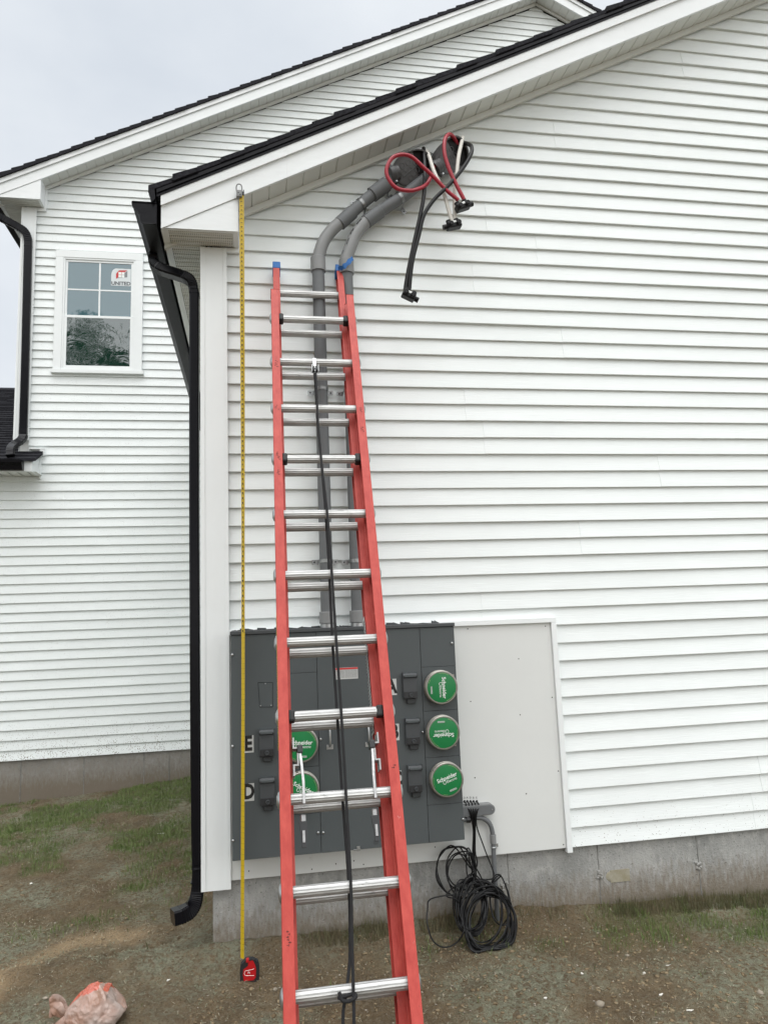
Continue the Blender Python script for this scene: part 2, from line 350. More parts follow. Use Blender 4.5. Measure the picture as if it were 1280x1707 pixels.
M = dict(
    vinyl=siding_mat(), conc=concrete_mat(), soil=soil_mat(), soffit=soffit_mat('soffit_white', False), vent=soffit_mat('soffit_vented', True),
    trim=mat('white_trim', (.77, .80, .80), .38, bump=.0006, bscale=30, var=.02, vscale=2),
    coil=mat('white_aluminium_coil', (.74, .765, .77), .35, bump=.0025, bscale=5, bstretch=(1, 1, 3), var=.025, vscale=3),
    black=mat('black_aluminium', (.005, .005, .007), .25, spec=.18, bump=.0012, bscale=9),
    blackmat=mat('black_gutter_bottom', (.012, .012, .014), .45, spec=.18, var=.1),
    shingle=mat('asphalt_shingle', (.009, .009, .011), .95, spec=.15, col2=(.032, .032, .038), vscale=55, bump=.002, bscale=260),
    board=mat('grey_pvc_board', (.655, .67, .655), .5, var=.025, vscale=1.5, bump=.0005, bscale=20),
    steel=mat('grey_enamel', (.074, .084, .087), .45, spec=.3, var=.06, vscale=2.2, bump=.0004, bscale=240),
    steel2=mat('grey_enamel_cover', (.056, .061, .065), .4, spec=.4, var=.05, vscale=8),
    dark=mat('dark_plastic', (.018, .019, .021), .4),
    gap=mat('seam_gap', (.008, .008, .009), .8),
    zinc=mat('zinc_plate', (.42, .43, .43), .36, .9, var=.12, vscale=40),
    ring=mat('meter_ring_steel', (.30, .29, .26), .38, .85, var=.15, vscale=40),
    green=mat('green_cover', (.004, .17, .045), .32, var=.06, vscale=6),
    white=mat('white_print', (.8, .82, .8), .5), paper=mat('label_grey', (.50, .51, .50), .45, var=.05, vscale=30),
    ink=mat('black_ink', (.006, .006, .006), .5), redink=mat('red_print', (.5, .03, .03), .5),
    pvc=mat('grey_pvc', (.135, .142, .147), .5, spec=.3, var=.08, vscale=5, bump=.0004, bscale=40),
    pvc2=mat('grey_pvc_fitting', (.21, .215, .215), .45, var=.06, vscale=8),
    pvcd=mat('dark_grey_weatherhead', (.062, .063, .065), .5, var=.15, vscale=14, bump=.001, bscale=60),
    red=mat('red_fibreglass', (.37, .040, .032), .46, spec=.35, col2=(.48, .070, .054), vscale=34, vstretch=(1, 1, .3), bump=.0007, bscale=160, bstretch=(1, 1, .15)),
    cast=mat('cast_lock', (.34, .34, .34), .42, .8, var=.2, vscale=60),
    alu=mat('ladder_aluminium', (.47, .47, .46), .52, .8, var=.16, vscale=30, vstretch=(.25, 1, 1), bump=.0012, bscale=150, bstretch=(.1, 1, 1)),
    rubber=mat('black_rubber', (.012, .012, .012), .6),
    rope=mat('black_rope', (.009, .009, .010), .85, bump=.002, bscale=420),
    bluet=mat('blue_painters_tape', (.016, .12, .36), .6, var=.12, vscale=30, bump=.002, bscale=45),
    cred=mat('red_cable_jacket', (.30, .008, .022), .35, var=.08, vscale=12), cwhite=mat('white_cable_jacket', (.62, .6, .55), .42, var=.07, vscale=25),
    cblack=mat('black_cable_jacket', (.006, .006, .0065), .35, spec=.25), yellow=mat('yellow_blade', (.52, .36, .012), .35, var=.07, vscale=12),
    tred=mat('red_case', (.42, .006, .010), .35), stone=mat('pebble', (.2, .17, .13), .9, col2=(.32, .28, .22), vscale=20),
    strapm=mat('galvanised_strap', (.30, .31, .31), .36, .9, var=.25, vscale=50),
    seamc=mat('concrete_seam', (.13, .13, .122), .95, col2=(.26, .255, .24), vscale=40), tan=mat('tan_patch', (.25, .225, .15), .9, col2=(.33, .31, .25), vscale=25),
    chip=mat('pale_scrap', (.62, .6, .54), .7), bagp=None,
    glass=glass_mat('window_glass', False), glassf=glass_mat('window_glass_film', True),
    grass=None, bark=mat('bark', (.06, .045, .03), .95, var=.3), leaf=mat('leaf', (.018, .042, .010), .7, spec=.1, col2=(.035, .07, .018), vscale=1.2),
)

def scuff(m, scale, thr, col, stretch=(1, 1, 1), amt=.7):
    t = m.node_tree; n = t.nodes; l = t.links; b = n['Principled BSDF']; src = b.inputs['Base Color'].links[0].from_socket if b.inputs['Base Color'].links else None
    tcn = n.new('ShaderNodeTexCoord'); mpn = n.new('ShaderNodeMapping'); mpn.inputs['Scale'].default_value = stretch
    q = n.new('ShaderNodeTexNoise'); q.inputs['Scale'].default_value = scale; q.inputs['Detail'].default_value = 7; q.inputs['Roughness'].default_value = .75
    l.new(tcn.outputs['Object'], mpn.inputs[0]); l.new(mpn.outputs[0], q.inputs['Vector'])
    mr = n.new('ShaderNodeMapRange'); mr.inputs['From Min'].default_value = thr; mr.inputs['From Max'].default_value = thr + .05; mr.inputs['To Max'].default_value = amt; l.new(q.outputs['Fac'], mr.inputs['Value'])
    x = n.new('ShaderNodeMix'); x.data_type = 'RGBA'; x.inputs[7].default_value = (*col, 1)
    if src: l.new(src, x.inputs[6])
    else: x.inputs[6].default_value = b.inputs['Base Color'].default_value
    l.new(mr.outputs[0], x.inputs[0]); l.new(x.outputs[2], b.inputs['Base Color'])
scuff(M['red'], 16, .66, (.06, .03, .03), (1, 1, .6)); scuff(M['red'], 30, .67, (.62, .40, .36), (1, 1, .25), .5)
scuff(M['steel'], 9, .66, (.16, .15, .135), (1, 1, .5), .4); scuff(M['board'], 6, .68, (.34, .32, .28), (1, 1, .6), .35)
scuff(M['alu'], 40, .60, (.20, .20, .19), (.3, 1, 1), .6); scuff(M['pvc'], 14, .66, (.22, .22, .21), (1, 1, .4), .5)

# ------------------------------------------------------------------ ground
def gz(x, y):
    x = np.asarray(x, float); y = np.asarray(y, float)
    base = -.285 - .037 * np.clip(x - 1, 0, 6) - .012 * np.clip(-x, 0, .3)
    d = np.clip(-y, 0, 60)
    front = base - .085 * (1 - np.exp(-d / .12)) - .03 * np.clip(d, 0, 6)
    side_d = np.clip(-x - .24, 0, 20)
    edge = -.285 - .09 * (1 - np.exp(-side_d / .15))
    yy = np.clip(y, 0, 4.4) / 4.4
    side = edge + .085 * yy ** 2 * (side_d < 50) - .082 * np.clip(side_d - .45, 0, 3) * yy
    wgt = np.clip((y + .25) / .6, 0, 1) * (x < -.2); wgt = wgt * wgt * (3 - 2 * wgt)
    return front * (1 - wgt) + np.minimum(side, front + .12) * wgt
RUT = [(-0.741, 0.169), (-0.645, 0.213), (-0.535, 0.227), (-0.422, 0.256)]
TRK = [(-1.292, -0.267), (-1.23, 0.003), (-1.136, 0.247), (-1.029, 0.405), (-0.887, 0.459), (-0.709, 0.426)]
def grelief(x, y):
    r = (fbm(x, y, 1.7, 3) - .5) * .05 + (fbm(x, y, 9, 5) - .5) * .036 + (fbm(x, y, 33, 8, 3) - .5) * .020
    # washed-out rut beside the downspout outlet
    u = np.asarray(x, float) * 1.0
    for (ax_, ay_), (bx_, by_) in zip(RUT[:-1], RUT[1:]):
        dx, dy = bx_ - ax_, by_ - ay_; t = np.clip(((x - ax_) * dx + (y - ay_) * dy) / (dx * dx + dy * dy), 0, 1)
        d2 = (x - ax_ - t * dx) ** 2 + (y - ay_ - t * dy) ** 2; r = r - .040 * np.exp(-d2 / .0016)
    return r
def ax_grid(lo, hi, a, b, fine):
    c = list(np.arange(a, b, fine)); s = fine; v = a
    left = []
    while v > lo: s *= 1.25; v -= s; left.append(v)
    s = fine; v = c[-1]; right = []
    while v < hi: s *= 1.25; v += s; right.append(v)
    return np.array(left[::-1] + c + right)
gx = ax_grid(-160, 160, -3.6, 3.4, .018); gy = ax_grid(-160, 160, -1.6, 4.45, .018)
X, Y = np.meshgrid(gx, gy); near = ((X > -5) & (X < 5) & (Y > -4) & (Y < 6))
Z = gz(X, Y) + np.where(near, grelief(X, Y), 0)
def green_mask(x, y):
    g = np.exp(-((y - 3.75) / .42) ** 2) * (x < -.3) * 1.25
    g = g + .75 * np.exp(-((x + .75) / .45) ** 2) * np.exp(-((y - 2.7) / .6) ** 2) + .9 * np.clip((y - .4) / 1.0, 0, 1) * (x < -.3) * np.clip((fbm(x, y, 1.7, 21) - .38) * 6, 0, 1)
    g = g + np.exp(-((y + .16) / .17) ** 2) * (x > 1.2) * (.45 + .75 * np.clip((x - 1.6) / 1.2, 0, 1))
    g = g + .5 * np.exp(-((y + .2) / .12) ** 2) * np.exp(-((x - 1.05) / .35) ** 2)
    return np.clip(g * np.clip((fbm(x, y, 3.1, 31) - .33) * 3.4, 0, 1.4), 0, 1.2)
def track_mask(x, y):
    m = np.zeros_like(np.asarray(x, float))
    for (ax_, ay_), (bx_, by_) in zip(TRK[:-1], TRK[1:]):
        dx, dy = bx_ - ax_, by_ - ay_; t = np.clip(((x - ax_) * dx + (y - ay_) * dy) / (dx * dx + dy * dy), 0, 1)
        d2 = (x - ax_ - t * dx) ** 2 + (y - ay_ - t * dy) ** 2; m = np.maximum(m, np.exp(-d2 / .0095))
    return np.clip(m * (.40 + 1.2 * fbm(x, y, 7, 41)), 0, .95)
me = bpy.data.meshes.new('ground'); ny, nx = X.shape
verts = np.stack([X.ravel(), Y.ravel(), Z.ravel()], 1)
ii = (np.arange(ny - 1)[:, None] * nx + np.arange(nx - 1)[None, :]).ravel()
faces = np.stack([ii, ii + 1, ii + nx + 1, ii + nx], 1)
def np_mesh(me, verts, faces, smooth=True):
    k = faces.shape[1]
    me.vertices.add(len(verts)); me.vertices.foreach_set('co', verts.astype(np.float32).ravel())
    me.loops.add(faces.size); me.loops.foreach_set('vertex_index', faces.astype(np.int32).ravel())
    me.polygons.add(len(faces)); me.polygons.foreach_set('loop_start', np.arange(0, faces.size, k, dtype=np.int32))
    me.polygons.foreach_set('loop_total', np.full(len(faces), k, dtype=np.int32))
    me.update(calc_edges=True); me.validate()
    if smooth: me.polygons.foreach_set('use_smooth', [True] * len(me.polygons))
np_mesh(me, verts, faces)
ca = me.color_attributes.new('soil', 'FLOAT_COLOR', 'POINT')
rgba = np.stack([track_mask(X, Y).ravel(), np.clip(green_mask(X, Y).ravel(), 0, 1), 0 * X.ravel(), 1 + 0 * X.ravel()], 1)
ca.data.foreach_set('color', rgba.astype(np.float32).ravel())
me.materials.append(M['soil'])
ground = bpy.data.objects.new('ground', me); COL.objects.link(ground); ground['kind'] = 'structure'

# ------------------------------------------------------------------ house
house = thing('house', 'white vinyl sided house with black gutters, shingled gables and concrete foundation', 'house')
H = .1016; YB = 4.368
def siding(name, P, spans, z0, z1, label, seed=0, seglen=3.66):
    mb = MB(); r = random.Random(seed); i0 = int(round(z0 / H)); i1 = int(math.ceil(z1 / H))
    for i in range(i0, i1):
        za, zb = i * H, (i + 1) * H
        for (lo, hi) in spans(za + H * .5):
            l0, l1, h0, h1 = lo(za), lo(zb), hi(za), hi(zb)
            if l0 >= h0: continue
            if l1 > h1: l1 = h1 = (l1 + h1) / 2
            A, B = min(l0, l1), max(h0, h1)
            rr = random.Random(seed * 1000 + i // 2); off = rr.uniform(0, seglen)
            cuts = [A]; q = A - (A % seglen) + off - seglen
            while q < B - .3:
                if q > A + .3: cuts.append(q)
                q += seglen
            cuts.append(B)
            for k in range(len(cuts) - 1):
                a, b = cuts[k], cuts[k + 1]; b2 = b + .025 if k < len(cuts) - 2 else b
                sh = -.0018 * (k % 2)
                n = max(2, int((b2 - a) / .28) + 1); cols = []
                for t in range(n):
                    s = a + (b2 - a) * t / (n - 1); sb = st = s
                    if k == 0 and t == 0: sb, st = l0, l1
                    if k == len(cuts) - 2 and t == n - 1: sb, st = h0, h1
                    sb = min(max(sb, l0), h0); st = min(max(st, l1), h1)
                    dz = .0022 * (float(vnoise(s, i * 7.3, .9, seed + 3)) - .5) + .0012 * (k % 2)
                    dd = .0026 * (float(vnoise(s + 40, i * 3.1, 1.3, seed + 9)) - .5) * 1.5 + sh
                    cols.append([P(sb, .0235, za + .0006), P(sb, .0012 + dd, za + dz), P(sb, dd, za + .0025 + dz), P(sb * .12 + st * .88, .0150 + sh, za + H * .88), P(st, .0172 + sh, zb + .003)])
                o = len(mb.v); vs = [q for c in cols for q in c]; fs = []
                for t in range(n - 1):
                    for w_ in range(4): fs.append((t * 5 + w_, (t + 1) * 5 + w_, (t + 1) * 5 + w_ + 1, t * 5 + w_ + 1))
                fs.append((0, 1, 2, 3, 4)); fs.append(tuple((n - 1) * 5 + q for q in (4, 3, 2, 1, 0)))
                mb.add(vs, fs)
    return mb.build(name, M['vinyl'], house, label=label)
SL = .507
def fr_spans(z):
    lo = (lambda q: 1.70) if z < 1.25 else (lambda q: max(-.155, (q - 3.705) / SL))
    return [(lo, lambda q: min(9.45, 9.35 - (q - 3.705) / SL))]
siding('siding', lambda s, d, z: (s, d, z), fr_spans, 0, 6.06, 'white lap siding of the near gable wall', 1)
def bk_spans(z):
    if z < 3.2: return [(lambda q: -9.0, lambda q: -.27)]
    return [(lambda q: max(-2.46, (q - 7.622) / SL), lambda q: min(10.3, 7.81 - (q - 7.622) / SL))]
siding('siding', lambda s, d, z: (s, YB + d, z), bk_spans, 0, 9.6, 'white lap siding of the rear gable wall', 2)
siding('siding', lambda s, d, z: (-.262 + d, s, z), lambda z: [(lambda q: .03, lambda q: 4.35)], 0, 3.5, 'white lap siding of the narrow side wall', 3)
siding('siding', lambda s, d, z: (-2.58 + d, s, z), lambda z: [(lambda q: 4.4, lambda q: 12.0)], 3.3, 6.2, 'white lap siding of the rear side wall', 4)

# foundation
mb = MB(); mb.box(-.237, 9.4, .022, 4.3, -1.2, .012); f = mb.build('foundation', M['conc'], house, bevel=.004, label='poured concrete foundation under the near wall')
mb = MB()
for x, z0 in ((1.338, -.5), (1.8638, -.5), (2.4739, -.5), (3.3, -.5), (4.1, -.5)):
    pts = [(x + random.uniform(-.0015, .0015), .0215, z0 + k * .03) for k in range(int((.01 - z0) / .03) + 1)]
    mb = MB(); mb.tube(pts, lambda i: random.uniform(.0015, .0042), 6); mb.build('form_seam', M['seamc'], house)
for (px_, pz_) in ((1.3087, -0.1704), (2.4648, -0.167), (1.8658, -0.1634)):
    mb = MB(); c = Vector((px_, .020, pz_))
    for k in range(9):
        q = c + Vector((random.gauss(0, .009), 0, random.gauss(0, .011))); mb.lathe(q, (0, -1, 0), [(.009, 0), (.007, .004), (.003, .006)], 8)
    mb.build('tie_patch', M['conc'], house, smooth=True)
a, b = (1.8996, 0.02, -0.1475), (2.0455, 0.02, -0.2117); mb = MB(); mb.box(a[0] + .03, b[0], .0185, .0225, b[2], a[2]); mb.lathe((a[0] + .03, .0222, (a[2] + b[2]) / 2), (0, -1, 0), [(.028, 0), (.022, .003), (.004, .0035)], 9); mb.build('tie_patch', M['tan'], house, smooth=True)
mb = MB(); mb.box(-9.0, 10.2, YB + .022, 12.3, -1.2, .012); mb.build('foundation', M['conc'], house, bevel=.004, label='mud splashed concrete foundation under the rear wall')
mb = MB()
for x in (-2.4307, -1.8101, -1.2035, -0.944): mb = MB(); mb.tube([(x, YB + .021, -.7), (x + .002, YB + .021, -.3), (x, YB + .021, .008)], .004, 6); mb.build('form_seam', M['seamc'], house)
# fill of the walls behind the siding (sheathing)
mb = MB(); mb.xz([(-.23, .0), (9.4, .0), (9.4, 3.52), (4.675, 6.03), (-.23, 3.56)], .02, .12); mb.build('sheathing', M['board'], house)
mb = MB(); mb.xz([(-2.55, .0), (10.2, .0), (10.2, 6.4), (3.905, 9.57), (-2.55, 6.3)], YB + .02, YB + .12); mb.xz([(-9, 0), (-2.6, 0), (-2.6, 3.1), (-9, 3.1)], YB + .02, YB + .12); mb.build('sheathing', M['board'], house)

# corner boards
def corner(x0, x1, z0, z1, yf, depth, label):
    mb = MB(); mb.box(x0, x1, yf, yf + .012, z0, z1); mb.box(x0, x0 + .012, yf + .0125, yf + depth, z0, z1)
    mb.box(x1 - .020, x1 + .002, yf - .004, yf - .0003, z0 + .001, z1 - .001); mb.box(x0 - .003, x0 + .020, yf - .004, yf - .0003, z0 + .001, z1 - .001)
    mb.box(x0 + .020, x0 + .0215, yf - .0022, yf - .0002, z0, z1)
    return mb.build('corner_board', M['trim'], house, bevel=.0015, label=label)
corner(-.289, -.146, -.035, 3.448, -.022, .15, 'wide white corner board behind the near downspout')
corner(-2.61, -2.452, 3.41, 6.185, YB - .022, .15, 'white corner board of the rear wall')

# backing board for the meters
mb = MB(); mb.box(-.144, 1.668, -.010, .02, .003, 1.236); bb = mb.build('backing_board', M['board'], house, bevel=.001, label='smooth grey board behind the meter cabinet')
mb = MB(); mb.box(-.144, 1.700, -.026, .018, 1.2365, 1.266); mb.box(1.6685, 1.700, -.0262, .018, -.020, 1.236); mb.build('edge_trim', M['trim'], bb, bevel=.002)
mb = MB()
for x, y in [(1.1687, 0.4118), (1.4576, 0.3063), (1.6539, 0.4128), (1.6532, 0.0218), (1.1745, 1.2201), (1.6382, 1.2168), (1.4641, 1.04), (1.648, 0.8163), (1.1684, 0.8199), (1.4519, 0.7313), (1.6537, 0.4128), (1.1694, 0.412), (1.4583, 0.3057), (1.6539, 0.0219), (-0.0549, 0.041), (0.267, 0.0203), (0.3927, 0.0355), (0.4879, 0.0418), (0.5381, 0.0194), (0.927, 0.0724)]:
    mb = MB(); mb.lathe((x, -.0095, y), (0, -1, 0), [(.0034, 0), (.0034, .0015), (.001, .002)], 8); mb.build('nail_head', M['ink'], bb)

# ---- near gable rake
def rake(xa, xb, zf, s, yf, yw, frz, side=1, ridge=None, tint=0):
    """fascia, band, drip edge on plane yf and soffit between yf and yw.  zf(x)=bottom line of fascia"""
    def par(mb, x0, x1, lo, hi, y0, y1): mb.xz([(x0, zf(x0) + lo), (x1, zf(x1) + lo), (x1, zf(x1) + hi), (x0, zf(x0) + hi)], y0, y1)
    return par
zfN = lambda x: 3.700 + .512 * x
zfB = lambda x: 6.440 + .510 * (x + 2.364)
def gable(zf, xl, xr, yf, yw, zsw, dz_frz, lab, joints=(), drip=True, slope=.512, mirror=None):
    n_ = 'fascia'
    def seg(mb, x0, x1, lo, hi, y0, y1):
        mb.xz([(x0, zf(x0) + lo), (x1, zf(x1) + lo), (x1, zf(x1) + hi), (x0, zf(x0) + hi)], y0, y1)
    cuts = [xl] + list(joints) + [xr]
    mb = MB()
    for a, b in zip(cuts[:-1], cuts[1:]):
        seg(mb, a + .0012, b - .0012, 0, .128, yf, yf + .018)
        seg(mb, a + .0012, b - .0012, -.0005, .012, yf - .0025, yf - .0002)
    mb.build('fascia', M['coil'], house, bevel=.001, label='white ' + lab + ' rake fascia')
    mb = MB()
    for a, b in zip(cuts[:-1], cuts[1:]):
        o = .03 if a in joints else 0
        seg(mb, a + .0012, b - .0012, .1285, .184, yf - .016, yf + .018)
    mb.build('rake_trim', M['coil'], house, bevel=.0015)
    # soffit from fascia to wall, with V grooves every 0.1 m
    mb = MB(); x = math.floor(xl / .1) * .1
    while x < xr:
        a, b = max(x, xl), min(x + .1, xr); x += .1
        if b - a < .02: continue
        g = .008
        q = [(a, 0), (a + g, .0), (b - g, .0), (b, .009)]
        vs = []; prof = [(a, .009), (a + g, 0.0), (b - g * .4, 0.0), (b, .009)]
        for yy, off in ((yf + .012, 0.012), (yw + .03, zsw)):
            for xx, h_ in prof: vs.append((xx, yy, zf(xx) + off + h_))
        mb.add(vs, [(0, 1, 5, 4), (1, 2, 6, 5), (2, 3, 7, 6)])
    mb.build('soffit', M['soffit'], house)
    # channel strip on the wall under the soffit
    mb = MB(); seg(mb, xl, xr, zsw - dz_frz, zsw - .001, yw - .028, yw - .010); seg(mb, xl, xr, zsw - dz_frz - .001, zsw - dz_frz + .010, yw - .033, yw - .0285)
    mb.build('frieze_strip', M['soffit'], house, bevel=.001)
    if drip:
        mb = MB(); seg(mb, xl - .02, xr, .1845, .203, yf - .020, yf + .03); seg(mb, xl - .02, xr, .2035, .226, yf - .028, yf + .03)
        mb.build('drip_edge', M['black'], house, bevel=.001)
def shingle_roof(xl, xr, zl, s, y0, y1, name='roof', direction=1, thick=.02, label=None, seed=0, jit=.006):
    """stepped courses climbing in x from (xl, zl) with slope s, extruded y0..y1"""
    r = random.Random(seed); mb = MB(); c = math.cos(math.atan(s)); ex = .143 * c
    x = xl; k = 0
    while (x < xr if direction > 0 else x > xr):
        x2 = x + ex * direction * r.uniform(.97, 1.03)
        if (x2 > xr if direction > 0 else x2 < xr): x2 = xr
        za = zl + s * abs(x - xl); zb = zl + s * abs(x2 - xl)
        t0 = thick + r.choice((.000, .002, .004, .004, .009)); j = r.uniform(-jit, jit)
        mb.xz([(x - .004 * direction, za), (x - .004 * direction, za + t0), (x2, zb + thick * .82), (x2, zb)], y0 + j, y1)
        x = x2; k += 1
    return mb.build(name, M['shingle'], house, label=label)
gable(zfN, -.488, 4.68, -.2, 0, .012, .038, 'near', joints=(0.2017, 2.385))
gable(lambda x: zfN(9.36 - x), 4.681, 9.8, -.2, 0, .012, .038, 'near right')
rf = shingle_roof(-.548, 4.68, zfN(-.548) + .2265, .512, -.236, 4.36, 'roof', 1, .030, 'black shingled roof slope of the near gable', 5)
rf2 = shingle_roof(9.9, 4.68, zfN(-.548) + .2265, .512, -.236, 4.36, 'roof', -1, .030, 'far roof slope of the near gable', 6)
gable(zfB, -2.85, 3.905, YB - .2, YB, .012, .038, 'rear', joints=(.6,), drip=False)
gable(lambda x: zfB(7.81 - x), 3.906, 10.6, YB - .2, YB, .012, .038, 'rear right', drip=False)
shingle_roof(-2.92, 3.905, zfB(-2.92) + .184, .510, YB - .235, 12.4, 'roof', 1, .05, 'black shingled left slope of the rear roof', 7)
shingle_roof(10.73, 3.905, zfB(-2.92) + .184, .510, YB - .235, 12.4, 'roof', -1, .05, 'black shingled right slope of the rear roof', 8)
# end flap of the near drip edge at the eave
mb = MB(); mb.xz([(-.552, zfN(-.552) + .225), (-.520, zfN(-.52) + .225), (-.515, zfN(-.515) + .17), (-.532, zfN(-.532) + .155)], -.235, -.205); mb.build('drip_edge', M['black'], house, bevel=.001)

# eave returns
def ereturn(xl, xr, zb, zf, yf, yw, xwall, lab):
    mb = MB(); mb.xz([(xl + .006, zb), (xr, zb), (xr, zf(xr) - .003), (xl + .012, zf(xl + .012) - .003)], yf + .004, yf + .016)
    mb.box(xr - .012, xr, yf + .0165, yw, zb, zf(xr) + .012)
    mb.build('eave_return', M['coil'], house, bevel=.0012, label='white boxed ' + lab + ' eave return')
    # bottom frame + vented panels
    mb = MB(); mb.box(xl + .002, xr - .002, yf + .002, yf + .03, zb - .003, zb - .0003); mb.box(xr - .03, xr - .002, yf + .0305, yw, zb - .003, zb - .0003)
    mb.box(xl - .002, xl + .035, yf + .0305, 4.34 if yw < 1 else 12.2, zb - .003, zb - .0003)
    mb.build('soffit_frame', M['trim'], house, bevel=.0008)
    mb = MB(); y = yf + .031; ye = 4.34 if yw < 1 else 12.2; k = 0
    while y < ye - .001:
        y2 = min(y + .0508, ye); x1 = xr - .031 if y < yw - .04 else xwall
        g = .012
        vs = [(x_, y_, z_) for x_ in (xl + .0355, x1) for (y_, z_) in ((y, zb + .007), (y + g, zb), (y2, zb))]
        mb.add(vs, [(0, 1, 4, 3), (1, 2, 5, 4)]); y = y2 + .0001; k += 1
    mb.build('soffit', M['vent'], house, label='perforated ' + lab + ' eave soffit')
ereturn(-.489, -.074, 3.459, zfN, -.2, -.003, -.262, 'near')
ereturn(-2.852, -2.367, 6.192, zfB, YB - .2, YB - .003, -2.58, 'rear')
mb = MB(); mb.box(-.144, -.072, -.014, .012, 3.428, 3.4545); mb.build('frieze_strip', M['trim'], house)
mb = MB(); mb.box(-2.45, -2.352, YB - .018, YB + .01, 6.150, 6.1885); mb.box(-2.3665, -2.345, YB - .0182, YB + .01, 6.189, 6.42); mb.build('frieze_strip', M['trim'], house)

# gutters
def gutter(xb, zt, y0, y1, lab):
    pr = [(0, 0), (0, -.118), (-.012, -.122), (-.072, -.122), (-.080, -.112), (-.086, -.075), (-.104, -.050), (-.122, -.032), (-.128, -.008), (-.128, .002), (-.116, .002), (-.116, -.006)]
    inner = [(-.118, -.030), (-.100, -.046), (-.081, -.073), (-.075, -.108), (-.069, -.117), (-.012, -.117), (-.005, -.113), (-.005, 0)]
    mb = MB(); pts = [(xb + a, zt + b) for a, b in pr + inner]
    n = len(pts); vs = [(a, y0, b) for a, b in pts] + [(a, y1, b) for a, b in pts]
    mb.add(vs, [(i, (i + 1) % n, n + (i + 1) % n, n + i) for i in range(n)])
    g = mb.build('gutter', M['blackmat'], house, smooth=True, ang=25, label=lab)
    mb = MB(); mb.xz([(xb + a, zt + b) for a, b in pr[:10]], y0 - .004, y0 - .0005)
    n = 10; 
    for i in range(1, n - 1):
        a = Vector((xb + pr[i][0], y0 - .006, zt + pr[i][1])); b = Vector((xb + pr[i + 1][0], y0 - .006, zt + pr[i + 1][1]))
        mb.tube([a, b], .003, 6)
    mb.box(xb - .128, xb, y0 - .009, y0 + .004, zt - .001, zt + .006)
    mb.build('end_cap', M['black'], g, bevel=.0006)
    mb = MB(); mb.tube([(xb - .120, y0, zt + .003), (xb - .120, y1, zt + .003)], .006, 8); mb.build('gutter_bead', M['black'], g)
    return g
gutter(-.5105, 3.587, -.208, 4.35, 'black gutter along the near eave')
gutter(-2.875, 6.345, YB - .2, 12.0, 'black gutter along the rear eave')

def downspout(pts, w, t, flare, label, up=(0, 1, 0), n=6):
    """corrugated rectangular pipe: w along up axis, t across"""
    P = smooth_path(pts, n); mb = MB(); tot = len(P)
    def sec(i, q):
        # direction change => corrugated elbow
        a = P[max(i - 1, 0)]; b = P[i]; c = P[min(i + 1, tot - 1)]
        cur = 0
        if 0 < i < tot - 1:
            cur = (b - a).normalized().angle((c - b).normalized(), 0)
        k = 1 + (.05 if (cur > .02 and i % 2) else 0)
        g_ = 1 + flare * min(1, max(0, (i - tot + 55) / 30)); W_, T_ = w / 2 * k * (1 + (g_ - 1) * .2), t / 2 * k * g_; r = min(w, t) * .16
        return [(W_ - r, T_), (W_, T_ - r), (W_, -T_ + r), (W_ - r, -T_), (-W_ + r, -T_), (-W_, -T_ + r), (-W_, T_ - r), (-W_ + r, T_)]
    mb.sweep(P, sec, up=up); return mb.build('downspout', M['black'], house, label=label)
d1 = downspout([(-.572, .145, 3.475), (-.572, .143, 3.44), (-.565, .13, 3.405), (-.535, .115, 3.375), (-.50, .105, 3.355), (-.43, .085, 3.325), (-.37, .07, 3.295), (-.343, .062, 3.26), (-.333, .06, 3.20), (-.331, .06, 3.10), (-.331, .06, 2.0), (-.325, .06, .8), (-.317, .06, .12)] + [(-0.3129, 0.06, 0.0782), (-0.3143, 0.058, -0.0317), (-0.3228, 0.052, -0.0896), (-0.3457, 0.04, -0.1263), (-0.3822, 0.02, -0.1411), (-0.4328, 0.0, -0.1458)],
               .078, .052, .35, 'near black downspout with an outlet elbow above the soil', n=10)
mb = MB(); 
for z in (3.19, .62, -.005): mb = MB(); mb.box(-.331 - .0285 + (.012 if z < 1 else 0), -.331 + .0285 + (.014 if z < 1 else 0), .06 - .0415, .06 + .0415, z, z + .004); mb.build('seam', M['black'], d1)
d2 = downspout([(-2.927, 4.17, 6.0051), (-2.8612, 4.2, 5.9907), (-2.7724, 4.28, 5.9773), (-2.6387, 4.31, 5.9142), (-2.5629, 4.32, 5.8652), (-2.5297, 4.325, 5.7886), (-2.5234, 4.325, 5.693), (-2.522, 4.325, 5.5463), (-2.5086, 4.325, 4.3284), (-2.5048, 4.325, 3.5336)] + [(-2.5005, 4.31, 3.4413), (-2.5146, 4.26, 3.3811), (-2.5435, 4.18, 3.3208), (-2.553, 4.1, 3.2549), (-2.5437, 4.06, 3.167)], .055, .082, 0, 'rear black downspout spilling onto the low roof', up=(0, 1, 0), n=8)

# side wing at lower left
zw = lambda y: 3.125 + .5 * (y - 4.10)
mb = MB(); r = random.Random(3); y = 4.08; k = 0
while y < 8.42:
    y2 = y + .143 * .894
    x = -9.0
    xr_ = -2.30 if y < YB - .01 else -2.575
    while x < xr_:
        x2 = min(x + r.choice((.12, .17, .22, .3)), xr_); t0 = .034 + r.choice((0, .006)); za, zb = zw(y), zw(y2)
        mb.prism([(x, y - .004, za), (x, y - .004, za + t0), (x, y2, zb + .016), (x, y2, zb)], (x2 - x, 0, 0)); x = x2
    y = y2; k += 1
mb.prism([(-9, 8.3, zw(8.42) - .02), (-9, 8.42, zw(8.42) + .05), (-9, 8.54, zw(8.42) - .02)], (6.4, 0, 0))
mb.prism([(-9, 8.43, zw(8.42)), (-9, 12.2, zw(8.42) - 1.9), (-9, 12.2, zw(8.42) - 1.95), (-9, 8.43, zw(8.42) - .05)], (6.4, 0, 0))
